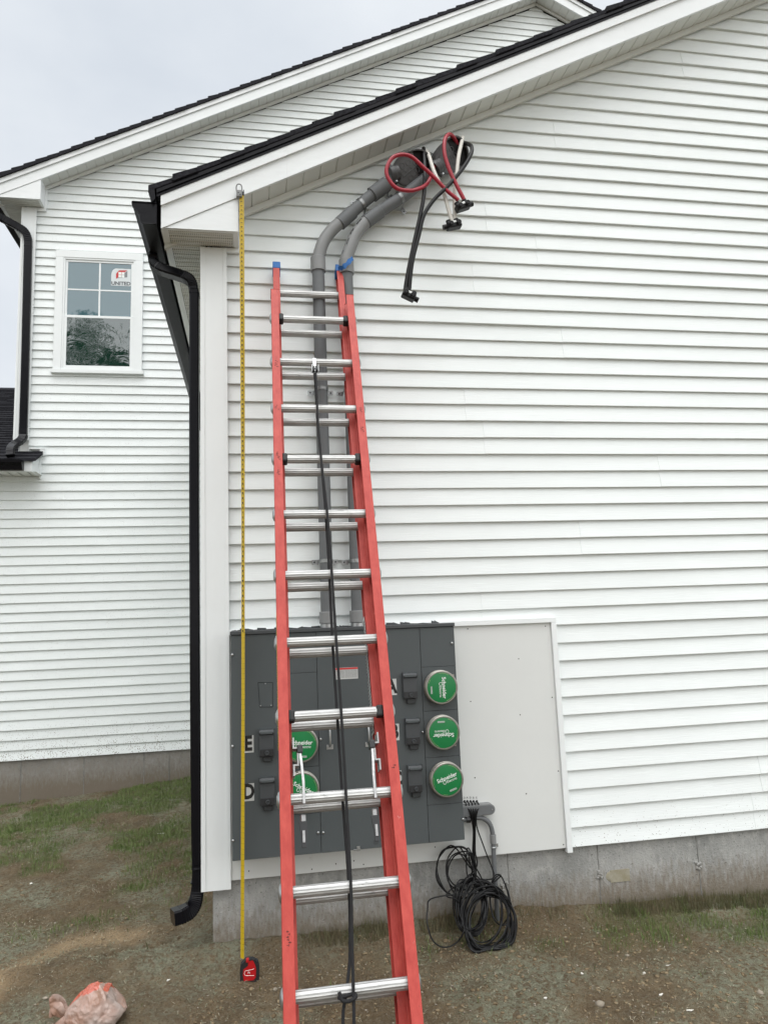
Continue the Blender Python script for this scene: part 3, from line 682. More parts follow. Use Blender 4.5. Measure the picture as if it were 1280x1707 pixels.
mb.build('roof', M['shingle'], house, label='low black shingled roof at the left of the rear wall')
mb = MB(); mb.box(-9, -2.352, 4.105, 4.125, zw(4.1) - .115, zw(4.1) - .005); mb.build('fascia', M['coil'], house, bevel=.001)
mb = MB()
x = -9.0
while x < -2.36:
    mb.add([(x, 4.126, zw(4.1) - .106), (x + .01, 4.126, zw(4.1) - .114), (x + .098, 4.126, zw(4.1) - .114), (x, YB - .003, zw(4.1) - .106), (x + .01, YB - .003, zw(4.1) - .114), (x + .098, YB - .003, zw(4.1) - .114)], [(0, 1, 4, 3), (1, 2, 5, 4)]); x += .1
mb.build('soffit', M['soffit'], house, label='soffit of the low side roof')
mb = MB(); mb.prism([(-2.352, 4.10, zw(4.1) - .02), (-2.352, 4.10, zw(4.1) - .115), (-2.352, YB - .003, zw(4.1) - .118), (-2.352, YB - .003, zw(YB) - .01)], (.014, 0, 0))
mb.box(-2.338, -2.318, YB - .020, YB + .01, zw(4.1) - .15, zw(YB)); mb.box(-2.335, -2.285, YB - .020, YB + .01, zw(YB) - .02, zw(YB) + .05)
mb.box(-2.45, -2.285, YB - .024, YB + .01, zw(YB) + .0505, zw(YB) + .066); mb.build('rake_trim', M['trim'], house, bevel=.001)
pr = [(0, 0), (0, -.10), (-.06, -.105), (-.075, -.06), (-.11, -.03), (-.115, 0), (-.105, 0), (-.10, -.025), (-.068, -.055), (-.055, -.098), (-.005, -.095), (-.005, 0)]
mb = MB(); n = len(pr); vs = [(-9, 4.10 + a, zw(4.1) - .01 + b) for a, b in pr] + [(-2.42, 4.10 + a, zw(4.1) - .01 + b) for a, b in pr]
mb.add(vs, [(i, (i + 1) % n, n + (i + 1) % n, n + i) for i in range(n)]); mb.prism([(-2.42, 4.10 + a, zw(4.1) - .01 + b) for a, b in pr[:6]], (.004, 0, 0))
mb.build('gutter', M['black'], house, label='black gutter of the low side roof')

# window in the rear wall
wx0, wx1, wz0, wz1 = -2.225, -1.262, 4.205, 5.672
mb = MB(); t = .085
mb.box(wx0, wx1, YB - .030, YB + .01, wz1 - t, wz1); mb.box(wx0, wx0 + t, YB - .030, YB + .01, wz0 + .031, wz1 - t - .0005); mb.box(wx1 - t, wx1, YB - .030, YB + .01, wz0 + .031, wz1 - t - .0005)
mb.box(wx0 - .02, wx1 + .02, YB - .042, YB + .01, wz0 - .012, wz0 + .0305)
win = mb.build('window', M['trim'], house, bevel=.002, label='white double hung window with a sticker on the upper pane')
mb = MB(); a0, a1, c0, c1 = wx0 + t + .0005, wx1 - t - .0005, wz0 + .031, wz1 - t - .0005
def frame(mb, x0, x1, z0, z1, w_, yf, yb):
    mb.box(x0, x1, yf, yb, z1 - w_, z1); mb.box(x0, x1, yf, yb, z0, z0 + w_); mb.box(x0, x0 + w_, yf, yb, z0 + w_ + .0003, z1 - w_ - .0003); mb.box(x1 - w_, x1, yf, yb, z0 + w_ + .0003, z1 - w_ - .0003)
frame(mb, a0, a1, c0, c1, .020, YB - .024, YB + .01); mb.build('window_frame', M['trim'], win, bevel=.0015)
zm = 4.8696
mb = MB(); frame(mb, a0 + .0205, a1 - .0205, zm - .005, c1 - .0205, .026, YB - .013, YB + .005); mb.build('sash', M['trim'], win, bevel=.0015, label='upper sash')
mb = MB(); frame(mb, a0 + .0205, a1 - .0205, c0 + .0205, zm + .018, .030, YB - .0205, YB - .0135); mb.build('sash', M['trim'], win, bevel=.0015, label='lower sash')
mb = MB(); xm = (a0 + a1) / 2; zq = 5.2037; mb.box(xm - .009, xm + .009, YB - .0085, YB - .0062, zm + .0215, c1 - .047); mb.box(a0 + .047, a1 - .047, YB - .0088, YB - .0063, zq - .008, zq + .008); mb.build('muntin', M['trim'], win)
mb = MB(); mb.box(a0 + .046, a1 - .046, YB - .006, YB - .003, zm + .02, c1 - .046); mb.build('glass', M['glass'], win)
mb = MB(); mb.box(a0 + .05, a1 - .05, YB - .0165, YB - .014, c0 + .05, zm - .0125); mb.build('glass', M['glassf'], win)
# sticker on the upper pane
s0 = (-1.6184, 4.358, 5.4825); s1 = (-1.3945, 4.358, 5.2693); sx0, sx1, sz1, sz0 = s0[0], s1[0] - .004, s0[2], s1[2]
mb = MB(); ys = YB - .0066; pts = [(sx0, sz0), (sx1, sz0), (sx1, sz1)] + [(sx0 + .055 - .055 * math.sin(a), sz1 - .09 + .09 * math.cos(a)) for a in [k * math.pi / 2 / 8 for k in range(9)]]
mb.xz(pts, ys - .0008, ys); st = mb.build('sticker', mat('sticker_paper', (.62, .66, .67), .5), win)
mb = MB(); cx_, cz_ = (sx0 + sx1) / 2 + .004, sz0 + (sz1 - sz0) * .64; rr = .055
mb.add([(cx_ - rr * 1.1, ys - .0012, cz_ - rr), (cx_ - rr * 1.1, ys - .0012, cz_ + rr * .2), (cx_ - rr * .5, ys - .0012, cz_ + rr * 1.0), (cx_ + rr * 1.2, ys - .0012, cz_ + rr * 1.1)], [(0, 1, 2, 3)]); mb.build('emblem', M['redink'], win)
mb = MB(); mb.add([(cx_ - rr * .9, ys - .0013, cz_ - rr * .82), (cx_ + rr * 1.2, ys - .0013, cz_ + rr * .95), (cx_ + rr * 1.2, ys - .0013, cz_ - rr * .5)], [(0, 1, 2)]); mb.build('emblem', mat('grey_print', (.2, .21, .22), .5), win)
mb = MB(); q = rr * .28
for a in (-1, 1):
    for b in (-1, 1): mb.box(cx_ + a * q * 1.15 - q, cx_ + a * q * 1.15 + q, ys - .0019, ys - .0014, cz_ + b * q * 1.15 - q, cz_ + b * q * 1.15 + q)
mb.build('emblem', M['white'], win)
mb = MB(); add_text(mb, 'UNITED', .060, ((sx0 + sx1) / 2, ys - .0012, sz0 + .028), offset=.0022, extrude=.0002); mb.build('lettering', mat('sticker_letters', (.07, .08, .09), .5), win)

# ------------------------------------------------------------------ meter cabinet
YC = -.165
cx0, cx1, cz0, cz1 = -.132, 1.054, .138, 1.258
cab = thing('meter_cabinet', 'large dark grey electric meter cabinet with five green round covers', 'meter cabinet', ((cx0 + cx1) / 2, -.01, cz0))
mb = MB(); mb.box(cx0, cx1, YC + .012, -.011, cz0, cz1 - .002); mb.build('cabinet', M['steel'], cab, bevel=.002)
sx = [cx0 + .001, 0.1276, 0.3064, 0.6445 , 0.8616, cx1 - .001]
zt_ = cz1 - .020
def door(x0, x1, z0, z1, y=YC):
    mb = MB(); mb.box(x0 + .001, x1 - .001, y, YC + .0115, z0 + .0008, z1 - .0008); return mb.build('door_panel', M['steel'], cab, bevel=.0012)
E_l = [1.0313, 0.5622, 0.3328]
R_l = [1.0285, 0.8002, 0.563, 0.3252]
door(sx[0], sx[1], cz0 + .002, zt_); door(sx[2], sx[3], cz0 + .002, zt_, YC - .002); door(sx[3], sx[4], cz0 + .002, zt_)
for a, b in zip([cz0 + .002] + E_l[::-1], E_l[::-1] + [zt_]): door(sx[1], sx[2], a, b)
for a, b in zip([cz0 + .002] + R_l[::-1], R_l[::-1] + [zt_]): door(sx[4], sx[5], a, b)
mb = MB(); mb.box(cx0 - .004, cx1 + .002, YC - .008, -.0105, cz1 - .018, cz1); mb.build('top_cap', M['steel2'], cab, bevel=.002)
# ragged sealing tape above the cap
mb = MB(); x = cx0; r = random.Random(4)
while x < cx1 - .05:
    x2 = x + r.uniform(.015, .05); h_ = r.uniform(.002, .016) + (.012 if x > .95 else 0); h2 = r.uniform(.002, .014)
    mb.xz([(x, cz1 + .0005), (x2, cz1 + .0005), (x2, cz1 + h2), (x, cz1 + h_)], -.030, -.0275); x = x2
mb.build('sealing_tape', M['steel2'], cab)
screws = [(-0.1246, -0.167, 1.14), (-0.127, -0.167, 0.6874), (-0.1285, -0.167, 0.2375), (1.0361, -0.167, 1.1495), (0.8527, -0.167, 0.695), (1.047, -0.167, 0.2438), (0.3165, -0.167, 0.6934), (0.2927, -0.167, 0.24), (0.318, -0.167, 0.2379)]
for s_ in screws:
    mb = MB(); mb.lathe(s_, (0, -1, 0), [(.0065, 0), (.0068, .003), (.0052, .0055), (.002, .007)], 12); mb.build('screw', M['zinc'], cab, smooth=True)
mb = MB()
for (a, b) in (((0.0039, -0.165, 0.9949), (0.0774, -0.165, 0.9911)), ((0.0774, -0.165, 0.9911), (0.0755, -0.165, 0.8681)), ((0.0755, -0.165, 0.8681), (0.0104, -0.165, 0.8718)), ((0.0104, -0.165, 0.8718), (0.0039, -0.165, 0.9949))):
    mb.tube([(a[0], YC - .0004, a[2]), (b[0], YC - .0004, b[2])], .0012, 4)
mb.build('knockout_outline', M['gap'], cab)
for s_ in [(0.0405, -0.166, 0.987), (0.0145, -0.166, 0.8777), (0.0685, -0.166, 0.8766)]:
    mb = MB(); mb.lathe(s_, (0, -1, 0), [(.003, 0), (.003, .0015), (.001, .0025)], 8); mb.build('screw', M['zinc'], cab)

def meter(c, rot, label):
    c = Vector(c); o = c + Vector((0, 0, 0)); R = .0845
    mb = MB(); prof = [(R + .004, 0), (R + .004, .012), (R, .014), (R, .030), (R + .0035, .033), (R + .0035, .040), (R - .001, .043), (R - .006, .043), (R - .006, .0385)]
    mb.lathe(o, (0, -1, 0), prof, 56); 
    an = rot + 2.3; mb.obox(o + Vector((math.cos(an) * (R + .004), -.036, math.sin(an) * (R + .004))), (1, 0, 0), (0, 1, 0), (0, 0, 1), .010, .010, .010)
    s_ = mb.build('meter_socket', M['ring'], cab, smooth=True, ang=30, label=label)
    mb = MB(); mb.lathe(o + Vector((0, -.0386, 0)), (0, -1, 0), [(R - .0063, 0), (R - .007, .0035), (R - .02, .005), (.001, .0055)], 56); mb.build('cover', M['green'], s_, smooth=True, ang=60)
    yt = o.y - .0386 - .0060; mb = MB(); ca, sa = math.cos(rot), math.sin(rot)
    def at(u, v): return (o.x + u * ca - v * sa, yt, o.z + u * sa + v * ca)
    kw = dict(rot=rot, extrude=.0004)
    add_text(mb, 'Schneider', .0285, at(.002, .012), offset=.00035, sx=.98, **kw)
    add_text(mb, 'Electric', .0175, at(.022, -.0085), offset=0, sx=1.1, **kw)
    arc = [at(-.018 + .0075 * math.cos(q), -.0055 + .0095 * math.sin(q)) for q in [(.2 + k * .37) * math.pi / 2 * 1.05 for k in range(11)]]
    mb.tube([(a, b, c_) for a, b, c_ in arc], .0012, 5)
    mb.build('lettering', M['white'], s_)
    mb = MB(); mb.obox(at(.012, -.056), (ca, 0, sa), (0, 1, 0), (-sa, 0, ca), .038, .0012, .008); mb.build('badge', M['paper'], s_)
    mb = MB(); add_text(mb, 'CL200 4W 240V', .0052, (at(.012, -.056)[0], yt - .0009, at(.012, -.056)[2]), **kw); mb.build('badge_print', M['green'], s_)
    for a0_, a1_ in ((.3, 1.15), (-2.2, -1.9), (2.6, 3.3)):
        mb = MB(); mb.tube([at(.0735 * math.cos(q), .0735 * math.sin(q)) for q in np.linspace(a0_, a1_, 12)], .0006, 4); mb.build('border_line', mat('pale_green_print', (.35, .5, .2), .5) if 'pale_green_print' not in bpy.data.materials else bpy.data.materials['pale_green_print'], s_)
meter((0.9582, -0.185, 0.9231)[:1] + (YC,) + (0.9582, -0.185, 0.9231)[2:], rad(-90), 'meter A cover with sideways lettering')
meter((0.9572, -0.185, 0.6909)[:1] + (YC,) + (0.9572, -0.185, 0.6909)[2:], rad(180), 'meter B cover with upside down lettering')
meter((0.9633, -0.185, 0.4532)[:1] + (YC,) + (0.9633, -0.185, 0.4532)[2:], rad(18), 'meter C cover with lettering tilted upward')
meter((0.213, -0.185, 0.6768)[:1] + (YC,) + (0.213, -0.185, 0.6768)[2:], rad(-3), 'meter E cover with level lettering')
meter((0.2134, -0.185, 0.4588)[:1] + (YC,) + (0.2134, -0.185, 0.4588)[2:], rad(-28), 'meter D cover with lettering tilted downward')

def breaker(p0, p1):
    x0, x1, z1, z0 = p0[0], p1[0], p0[2], p1[2]; w_ = x1 - x0; h_ = z1 - z0
    mb = MB(); mb.box(x0, x1, YC - .024, YC - .0005, z0 + h_ * .02, z1 - h_ * .17)
    mb.prism([(x0, YC - .0005, z1 - h_ * .165), (x0, YC - .030, z1 - h_ * .165), (x0, YC - .033, z1 - h_ * .10), (x0, YC - .026, z1), (x0, YC - .0005, z1)], (w_, 0, 0))
    b = mb.build('breaker_cover', M['steel2'], cab, bevel=.003)
    mb = MB(); mb.box(x0 + w_ * .10, x1 - w_ * .10, YC - .036, YC - .0315, z1 - h_ * .145, z1 - h_ * .055); mb.build('hinge', M['steel'], b, bevel=.0015)
    mb = MB(); mb.box(x0 + w_ * .04, x1 - w_ * .03, YC - .029, YC - .0245, z0 + h_ * .02, z0 + h_ * .30); mb.build('latch', M['dark'], b, bevel=.002)
    mb = MB(); cx = (x0 + x1) / 2 + .002; cz = z0 + h_ * .15
    mb.lathe((cx, YC - .0295, cz), (0, -1, 0), [(.011, 0), (.011, .004), (.0095, .0065), (.007, .0065), (.007, .002), (.001, .002)], 18); mb.build('lock_ring', M['steel2'], b, smooth=True)
    mb = MB(); mb.box(cx - w_ * .28, cx + w_ * .33, YC - .016, YC - .0005, z0 - .024, z0 + .0005); mb.build('hasp', M['dark'], b, bevel=.002)
    mb = MB()
    for k in range(3): mb.box(cx - w_ * .22, cx + w_ * .27, YC - .0172, YC - .0165, z0 - .020 + k * .006, z0 - .0185 + k * .006)
    mb.build('rating_mark', M['steel'], b)
for p0, p1 in [((0.7548, -0.165, 1.0033), (0.8308, -0.165, 0.8709)), ((0.7588, -0.165, 0.7694), (0.8341, -0.165, 0.6364)), ((0.7614, -0.165, 0.5325), (0.8358, -0.165, 0.3982)), ((0.0049, -0.165, 0.7595), (0.0788, -0.165, 0.6282)), ((0.0049, -0.165, 0.5256), (0.079, -0.165, 0.392))]: breaker(p0, p1)
def letter(ch, c, w_=.054, h_=.084):
    mb = MB(); x, z = c[0], c[2]; mb.box(x - w_ / 2, x + w_ / 2, YC - .0012, YC - .0002, z - h_ / 2, z + h_ / 2); l_ = mb.build('letter_label', M['paper'], cab, label='label reading ' + ch)
    mb = MB(); add_text(mb, ch, .098, (x, YC - .0018, z + .0005), offset=.0042, sx=.78, extrude=.0004); mb.build('letter', M['ink'], l_)
for ch, c in (('E', (-0.0492, -0.165, 0.6928)), ('D', (-0.0497, -0.165, 0.4598)), ('A', (0.6965, -0.165, 0.9353)), ('B', (0.7011, -0.165, 0.7042)), ('C', (0.7041, -0.165, 0.4681))): letter(ch, c)
# danger label
a, b = (0.3922, -0.165, 1.0481), (0.52, -0.165, 0.989)
mb = MB(); mb.box(a[0], b[0], YC - .0032, YC - .0022, b[2], a[2]); wl = mb.build('warning_label', M['paper'], cab)
mb = MB(); mb.box(a[0] + .0005, b[0] - .0005, YC - .0040, YC - .0034, a[2] - .010, a[2] - .001); mb.build('red_header', M['redink'], wl)
mb = MB()
for k in range(9):
    z = a[2] - .014 - k * .0045
    for x0_, x1_ in ((a[0] + .003, a[0] + .022), (a[0] + .027, a[0] + .056), (a[0] + .060, b[0] - .004)):
        xx = x0_
        while xx < x1_: l_ = random.uniform(.004, .010); mb.box(xx, min(xx + l_, x1_), YC - .0038, YC - .0034, z - .0012, z); xx += l_ + .0015
mb.build('small_print', M['steel2'], wl)
a = (0.4207, -0.165, 1.1152); b = (0.4995, -0.165, 1.1117); mb = MB(); mb.box(a[0], b[0], YC - .005, YC - .0022, a[2] - .003, a[2] + .003); mb.build('vent_slot', M['paper'], cab)
# pull handles
for (ht, hb) in (((0.3628, -0.165, 0.7475), (0.3603, -0.165, 0.6542)), ((0.5636, -0.165, 0.7382), (0.5606, -0.165, 0.6542))):
    mb = MB(); x = ht[0]; zt2, zb2 = ht[2], hb[2]
    mb.tube(smooth_path([(x, YC - .003, zt2 + .012), (x, YC - .020, zt2 + .006), (x, YC - .030, zt2 - .02), (x, YC - .030, zb2 + .022), (x, YC - .018, zb2 + .004), (x, YC - .003, zb2)], 5), .0048, 10)
    hd = mb.build('pull_handle', M['zinc'], cab, smooth=True)
    mb = MB(); mb.box(x - .017, x + .017, YC - .005, YC - .0022, zb2 - .014, zb2 + .004); mb.lathe((x - .013, YC - .005, zb2 - .004), (0, -1, 0), [(.004, 0), (.003, .003)], 8); mb.lathe((x + .013, YC - .005, zb2 - .004), (0, -1, 0), [(.004, 0), (.003, .003)], 8)
    mb.box(x - .017, x - .009, YC - .006, YC - .0052, zb2 + .001, zb2 + .010); mb.box(x + .009, x + .017, YC - .006, YC - .0052, zb2 + .001, zb2 + .010); mb.build('bracket', M['zinc'], hd, bevel=.001)
c = (0.4908, -0.165, 0.1482)
mb = MB(); mb.box(c[0] - .022, c[0] + .014, YC - .008, YC - .0022, c[2] - .010, c[2] - .003); mb.box(c[0] - .006, c[0] + .010, YC - .012, YC - .0085, c[2] - .012, c[2] + .012); mb.lathe((c[0] + .002, YC - .0125, c[2] + .002), (0, -1, 0), [(.004, 0), (.003, .003)], 10); mb.build('hasp', M['zinc'], cab, bevel=.001)
mb = MB(); c = (0.5849, -0.165, 0.1711); mb.lathe((c[0], YC - .0022, c[2]), (0, -1, 0), [(.014, 0), (.014, .0006), (.0125, .0008)], 20); mb.build('knockout', M['steel2'], cab)
for c in ((0.1776, -0.165, 0.1421), (0.9254, -0.165, 0.145)):
    mb = MB(); mb.lathe((c[0], -.10, cz0 - .001), (0, 0, -1), [(.012, 0), (.012, .004), (.006, .006)], 12); mb.build('plug', M['zinc'], cab)

# ------------------------------------------------------------------ conduits with weatherheads
YP = -.075
def strap(mb, c, ax, r):
    """two-hole strap round a pipe along ax (in the wall plane) at c"""
    c = Vector(c); ax = Vector(ax).normalized(); sd_ = ax.cross(Vector((0, -1, 0))).normalized(); nn = Vector((0, -1, 0))
    pts = [c + sd_ * (r + .003) - nn * (-c.y - .010), ]
    arc = [c + sd_ * (r + .0025) * math.cos(q) + nn * (r + .0025) * math.sin(q) for q in np.linspace(0, math.pi, 15)]
    base1 = c + sd_ * (r + .0025); base1.y = -.012; base2 = c - sd_ * (r + .0025); base2.y = -.012
    path = [base1] + arc + [base2]
    W_ = .020; vs = []
    for q in path:
        vs += [q - ax * W_ / 2, q + ax * W_ / 2]
    mb.add(vs, [(2 * i, 2 * i + 1, 2 * i + 3, 2 * i + 2) for i in range(len(path) - 1)])
    for rb in (-.0055, .0055):
        mb.tube([q + ax * rb + (q - Vector((c.x, q.y, c.z))).normalized() * .001 + nn * .001 for q in arc], .0012, 5)
    for s_ in (1, -1):
        b_ = c + sd_ * s_ * (r + .002 + .017); b_.y = -.0135
        mb.obox(b_, sd_, (0, 1, 0), ax, .036, .0032, .026); mb.mi = 1; mb.lathe(b_ + sd_ * s_ * .004 + Vector((0, -.0012, 0)), (0, -1, 0), [(.0052, 0), (.0052, .002), (.003, .0035)], 10); mb.mi = 0
def conduit(path, sockets, straps, label, loc, elbows=()):
    c_ = thing('conduit', label, 'conduit', loc, 'grey conduits rising from the meter cabinet'); R = .0355
    P = smooth_path(path, 8); mb = MB(); mb.tube(P, R, 24, caps=False); mb.build('pipe', M['pvc'], c_, smooth=True)
    for (a, b, rr, m_, nm) in sockets:
        mb = MB(); a = Vector(a); b = Vector(b); d = (b - a).normalized(); ln = (b - a).length
        mb.lathe(a, d, [(R + .0002, 0), (rr, .0006), (rr, ln - .003), (rr - .002, ln), (R + .0002, ln)], 28); mb.build(nm, M[m_], c_, smooth=True, ang=30)
    for e_ in elbows:
        mb = MB(); mb.tube(smooth_path(e_, 8), R + .0006, 24); mb.build('elbow', M['pvc2'], c_, smooth=True)
    for (s_, ax) in straps:
        mb = MB(); strap(mb, s_, ax, R); mb.build('strap', [M['strapm'], M['dark']], c_, smooth=True, ang=40)
    return c_
# path points (wall plane offsets): vertical run, sweep bend, inclined run
cA0 = (0.3737, -0.075, 1.3037); cA1 = (0.3807, -0.075, 3.3121)
xA = (cA0[0] + cA1[0]) / 2
A_elb = [(0.3812, -0.075, 3.3307), (0.3848, -0.075, 3.4054), (0.4151, -0.075, 3.4933), (0.4629, -0.075, 3.564), (0.5214, -0.075, 3.6245)]
A_run = [(0.6361, -0.075, 3.7353), (0.7105, -0.078, 3.8043), (0.7844, -0.085, 3.8595), (0.8402, -0.09, 3.9033)]
cA = conduit([(xA, YP, cz1 - .001), (xA, YP, 1.8), (xA, YP, 2.5), (xA, YP, 3.1), (xA, YP, A_elb[0][2] - .06)] + [(xA, YP, A_elb[0][2])] + A_elb[1:] + A_run,
    [((xA, YP, cz1 + .022), (xA, YP, cz1 + .085), .0445, 'pvc2', 'hub'), ((xA, YP, cz1 + .0003), (xA, YP, cz1 + .0218), .040, 'zinc', 'hub'),
     ((xA, YP, 3.3009), (xA, YP, 3.3866), .0435, 'pvc2', 'coupling'),
     ((0.5103, -0.075, 3.6086), (0.5914, -0.075, 3.6901), .0405, 'pvc', 'coupling'), ((0.7105, -0.078, 3.8043), (0.7997, -0.085, 3.8762), .0445, 'pvc', 'coupling')],
    [((xA, YP, 2.5905), (0, 0, 1)), ((xA, YP, 1.6173), (0, 0, 1)), ((0.6433, -0.076, 3.7391), (.72, 0, .62)), ((0.7883, -0.085, 3.8676), (.72, 0, .62))],
    'left grey conduit from the cabinet top, bending right to the lower weatherhead', (xA, YP, cz1), elbows=[[(xA, YP, A_elb[0][2] - .02), (xA, YP, A_elb[0][2])] + A_elb[1:]])
cB0 = (0.5273, -0.075, 1.3045); cB1 = (0.5582, -0.075, 3.3206)
xB = (cB0[0] + cB1[0]) / 2
B_elb = [(0.5603, -0.075, 3.3882), (0.5659, -0.075, 3.4525), (0.6008, -0.075, 3.5378), (0.661, -0.075, 3.6215), (0.7133, -0.075, 3.6708)]
B_run = [(0.8108, -0.075, 3.7428), (0.9133, -0.075, 3.8199), (1.0098, -0.076, 3.9048), (1.1187, -0.08, 4.0016)]
cB = conduit([(xB, YP, cz1 - .001), (xB, YP, 1.8), (xB, YP, 2.5), (xB, YP, 3.1), (xB, YP, B_elb[0][2] - .06)] + [(xB, YP, B_elb[0][2])] + B_elb[1:] + B_run,
    [((xB, YP, cz1 + .022), (xB, YP, cz1 + .085), .0445, 'pvc2', 'hub'), ((xB, YP, cz1 + .0003), (xB, YP, cz1 + .0218), .040, 'zinc', 'hub'),
     ((xB, YP, 3.2944), (xB, YP, 3.3807), .0435, 'pvc2', 'coupling'),
     ((0.6685, -0.075, 3.6296), (0.7582, -0.075, 3.7045), .0405, 'pvc', 'coupling')],
    [((xB, YP, 2.5862), (0, 0, 1)), ((xB, YP, 1.6136), (0, 0, 1)), ((0.8787, -0.076, 3.7935), (.75, 0, .60))],
    'right grey conduit from the cabinet top, bending right to the upper weatherhead', (xB, YP, cz1), elbows=[[(xB, YP, B_elb[0][2] - .02), (xB, YP, B_elb[0][2])] + B_elb[1:]])
mb = MB(); Q = smooth_path([(q[0] - .022, q[1] - .030, q[2] + .014) for q in B_elb[1:]], 4)
for i in range(0, len(Q) - 1, 1):
    if i % 3 != 2: mb.tube([Q[i], Q[i].lerp(Q[i + 1], .75)], .0022, 5)
mb.build('pipe_print', M['ink'], cB)

def weatherhead(par, c, u, Lh, Wd, tilt):
    """hooded entrance cap: u = pipe direction in the wall plane"""
    c = Vector(c); u = Vector(u).normalized(); nn = Vector((0, -1, 0)); v = u.cross(nn).normalized()    # v across
    if v.z > 0: v = -v      # v points down-right
    fn = (nn * math.cos(tilt) + v * math.sin(tilt)).normalized(); fv = (v * math.cos(tilt) - nn * math.sin(tilt)).normalized()
    # shell: domed back, open oval mouth towards fn
    n = 40; rings = []
    outline = []
    for i in range(n):
        a = 2 * math.pi * i / n; cu, sv = math.cos(a), math.sin(a)
        ru = Lh / 2 * (abs(cu) ** .85) * (1 if cu > 0 else -1); rv = Wd / 2 * (abs(sv) ** .8) * (1 if sv > 0 else -1)
        rv *= 1 - .22 * (1 - cu) / 2 * 1.0
        outline.append((ru, rv))
    mb = MB(); levels = [(.30, -.115), (.62, -.105), (.86, -.080), (.97, -.045), (1.0, -.012), (1.03, -.010), (1.03, .010), (.955, .010), (.94, -.006)]
    vs = []
    for (k, h_) in levels:
        for (a, b) in outline: vs.append(c + u * a * k + fv * b * k + fn * h_)
    fs = [(j * n + i, j * n + (i + 1) % n, (j + 1) * n + (i + 1) % n, (j + 1) * n + i) for j in range(len(levels) - 1) for i in range(n)]
    fs.append(tuple(range(n)))
    mb.add(vs, fs); wh = mb.build('weatherhead', M['pvcd'], par, smooth=True, ang=35)
    # face plate (lower two thirds) with knockouts, the rest is the dark mouth
    mb = MB(); ins = [(a * .935, b * .935) for a, b in outline]
    mb.add([c + u * a + fv * b + fn * -.012 for a, b in ins], [tuple(range(n))]); mb.build('mouth', M['gap'], wh)
    mb = MB(); pl = [(a, b) for a, b in ins if a < Lh * .16]; pl = [(a, b) for a, b in pl]
    mb.prism([c + u * a + fv * b + fn * -.009 for a, b in pl], fn * .007)
    for (a, b) in ((-.02, -.038), (-.02, .004), (-.062, -.030), (-.062, .012), (.025, -.03), (.025, .012), (-.025, .046), (.018, .05)):
        if abs(b) > Wd * .42: continue
        mb.tube([c + u * (a + .0155 * math.cos(q)) + fv * (b + .0155 * math.sin(q)) + fn * -.001 for q in np.linspace(0, 2 * math.pi, 17)[:-1]], .0016, 5, closed=True)
    mb.tube([c + u * -.07 + fv * .03 + fn * -.001, c + u * .03 + fv * -.012 + fn * -.001], .0025, 6)
    mb.build('face_plate', mat('weatherhead_plate', (.092, .095, .097), .5, var=.1, vscale=20) if 'weatherhead_plate' not in bpy.data.materials else bpy.data.materials['weatherhead_plate'], wh, smooth=True, ang=30)
    # collar
    mb = MB(); e = c - u * (Lh / 2 + .028); mb.lathe(e - nn * 0, u, [(.036, 0), (.048, .001), (.048, .028), (.043, .034), (.043, .055)], 26)
    for s_ in (1, -1): mb.obox(e + u * .015 + v * s_ * .052, u, v, nn, .022, .018, .022)
    mb.build('collar', M['pvcd'], wh, smooth=True, ang=35)
    for s_ in (1, -1):
        mb = MB(); mb.cyl(e + u * .015 + v * s_ * .058 + nn * .010, e + u * .015 + v * s_ * .058 + nn * .022, .005, 10); mb.build('screw', M['zinc'], wh)
    return wh
uA = Vector(A_run[3]) - Vector(A_run[0]); uA.y = 0
weatherhead(cA, (0.9598, -0.115, 3.9704), (.93, 0, .34), .245, .215, rad(26))
weatherhead(cB, (1.2041, -0.115, 4.0726), (.74, 0, .66), .245, .200, rad(26))

# ------------------------------------------------------------------ service cables
def cable(kind, pts, m_, label):
    mb = MB(); P = smooth_path(pts, 7); mb.tube(P, .0115, 12)
    o = mb.build('cable', M[m_], None, smooth=True); tag(o, label, 'cable', 'service cables hanging from the weatherheads'); return o
cable('red', [(1.0874, -0.12, 4.0202), (1.0734, -0.16, 3.9334), (1.0378, -0.2, 3.8503), (1.0051, -0.22, 3.7968), (0.957, -0.235, 3.7611), (0.9004, -0.245, 3.7395), (0.8254, -0.25, 3.7477), (0.7785, -0.25, 3.8068), (0.7718, -0.25, 3.8666), (0.8074, -0.25, 3.9356), (0.8664, -0.25, 3.962), (0.9252, -0.25, 3.9506), (0.9885, -0.25, 3.8928), (1.0538, -0.25, 3.8305), (1.1179, -0.25, 3.7594), (1.1912, -0.25, 3.6957)], 'cred', 'red insulated cable curling in a full loop under the lower weatherhead')
cable('red', [(1.2482, -0.11, 4.1599), (1.2152, -0.15, 4.173), (1.1739, -0.19, 4.1607), (1.1353, -0.225, 4.0931), (1.1262, -0.24, 3.9924), (1.1487, -0.245, 3.8905), (1.1856, -0.25, 3.7904), (1.2277, -0.25, 3.6981)], 'cred', 'red insulated cable dropping from the upper weatherhead, no full loop')
cable('white', [(1.0523, -0.11, 4.0959), (1.0565, -0.15, 4.0291), (1.0692, -0.2, 3.8951), (1.1102, -0.215, 3.7729), (1.154, -0.22, 3.5749)], 'cwhite', 'white insulated cable from the lower weatherhead')
cable('white', [(1.2852, -0.11, 4.2074), (1.2658, -0.14, 4.1482), (1.2287, -0.18, 4.0221), (1.2015, -0.2, 3.8699), (1.1848, -0.2, 3.7606), (1.1757, -0.205, 3.585)], 'cwhite', 'white insulated cable from the upper weatherhead')
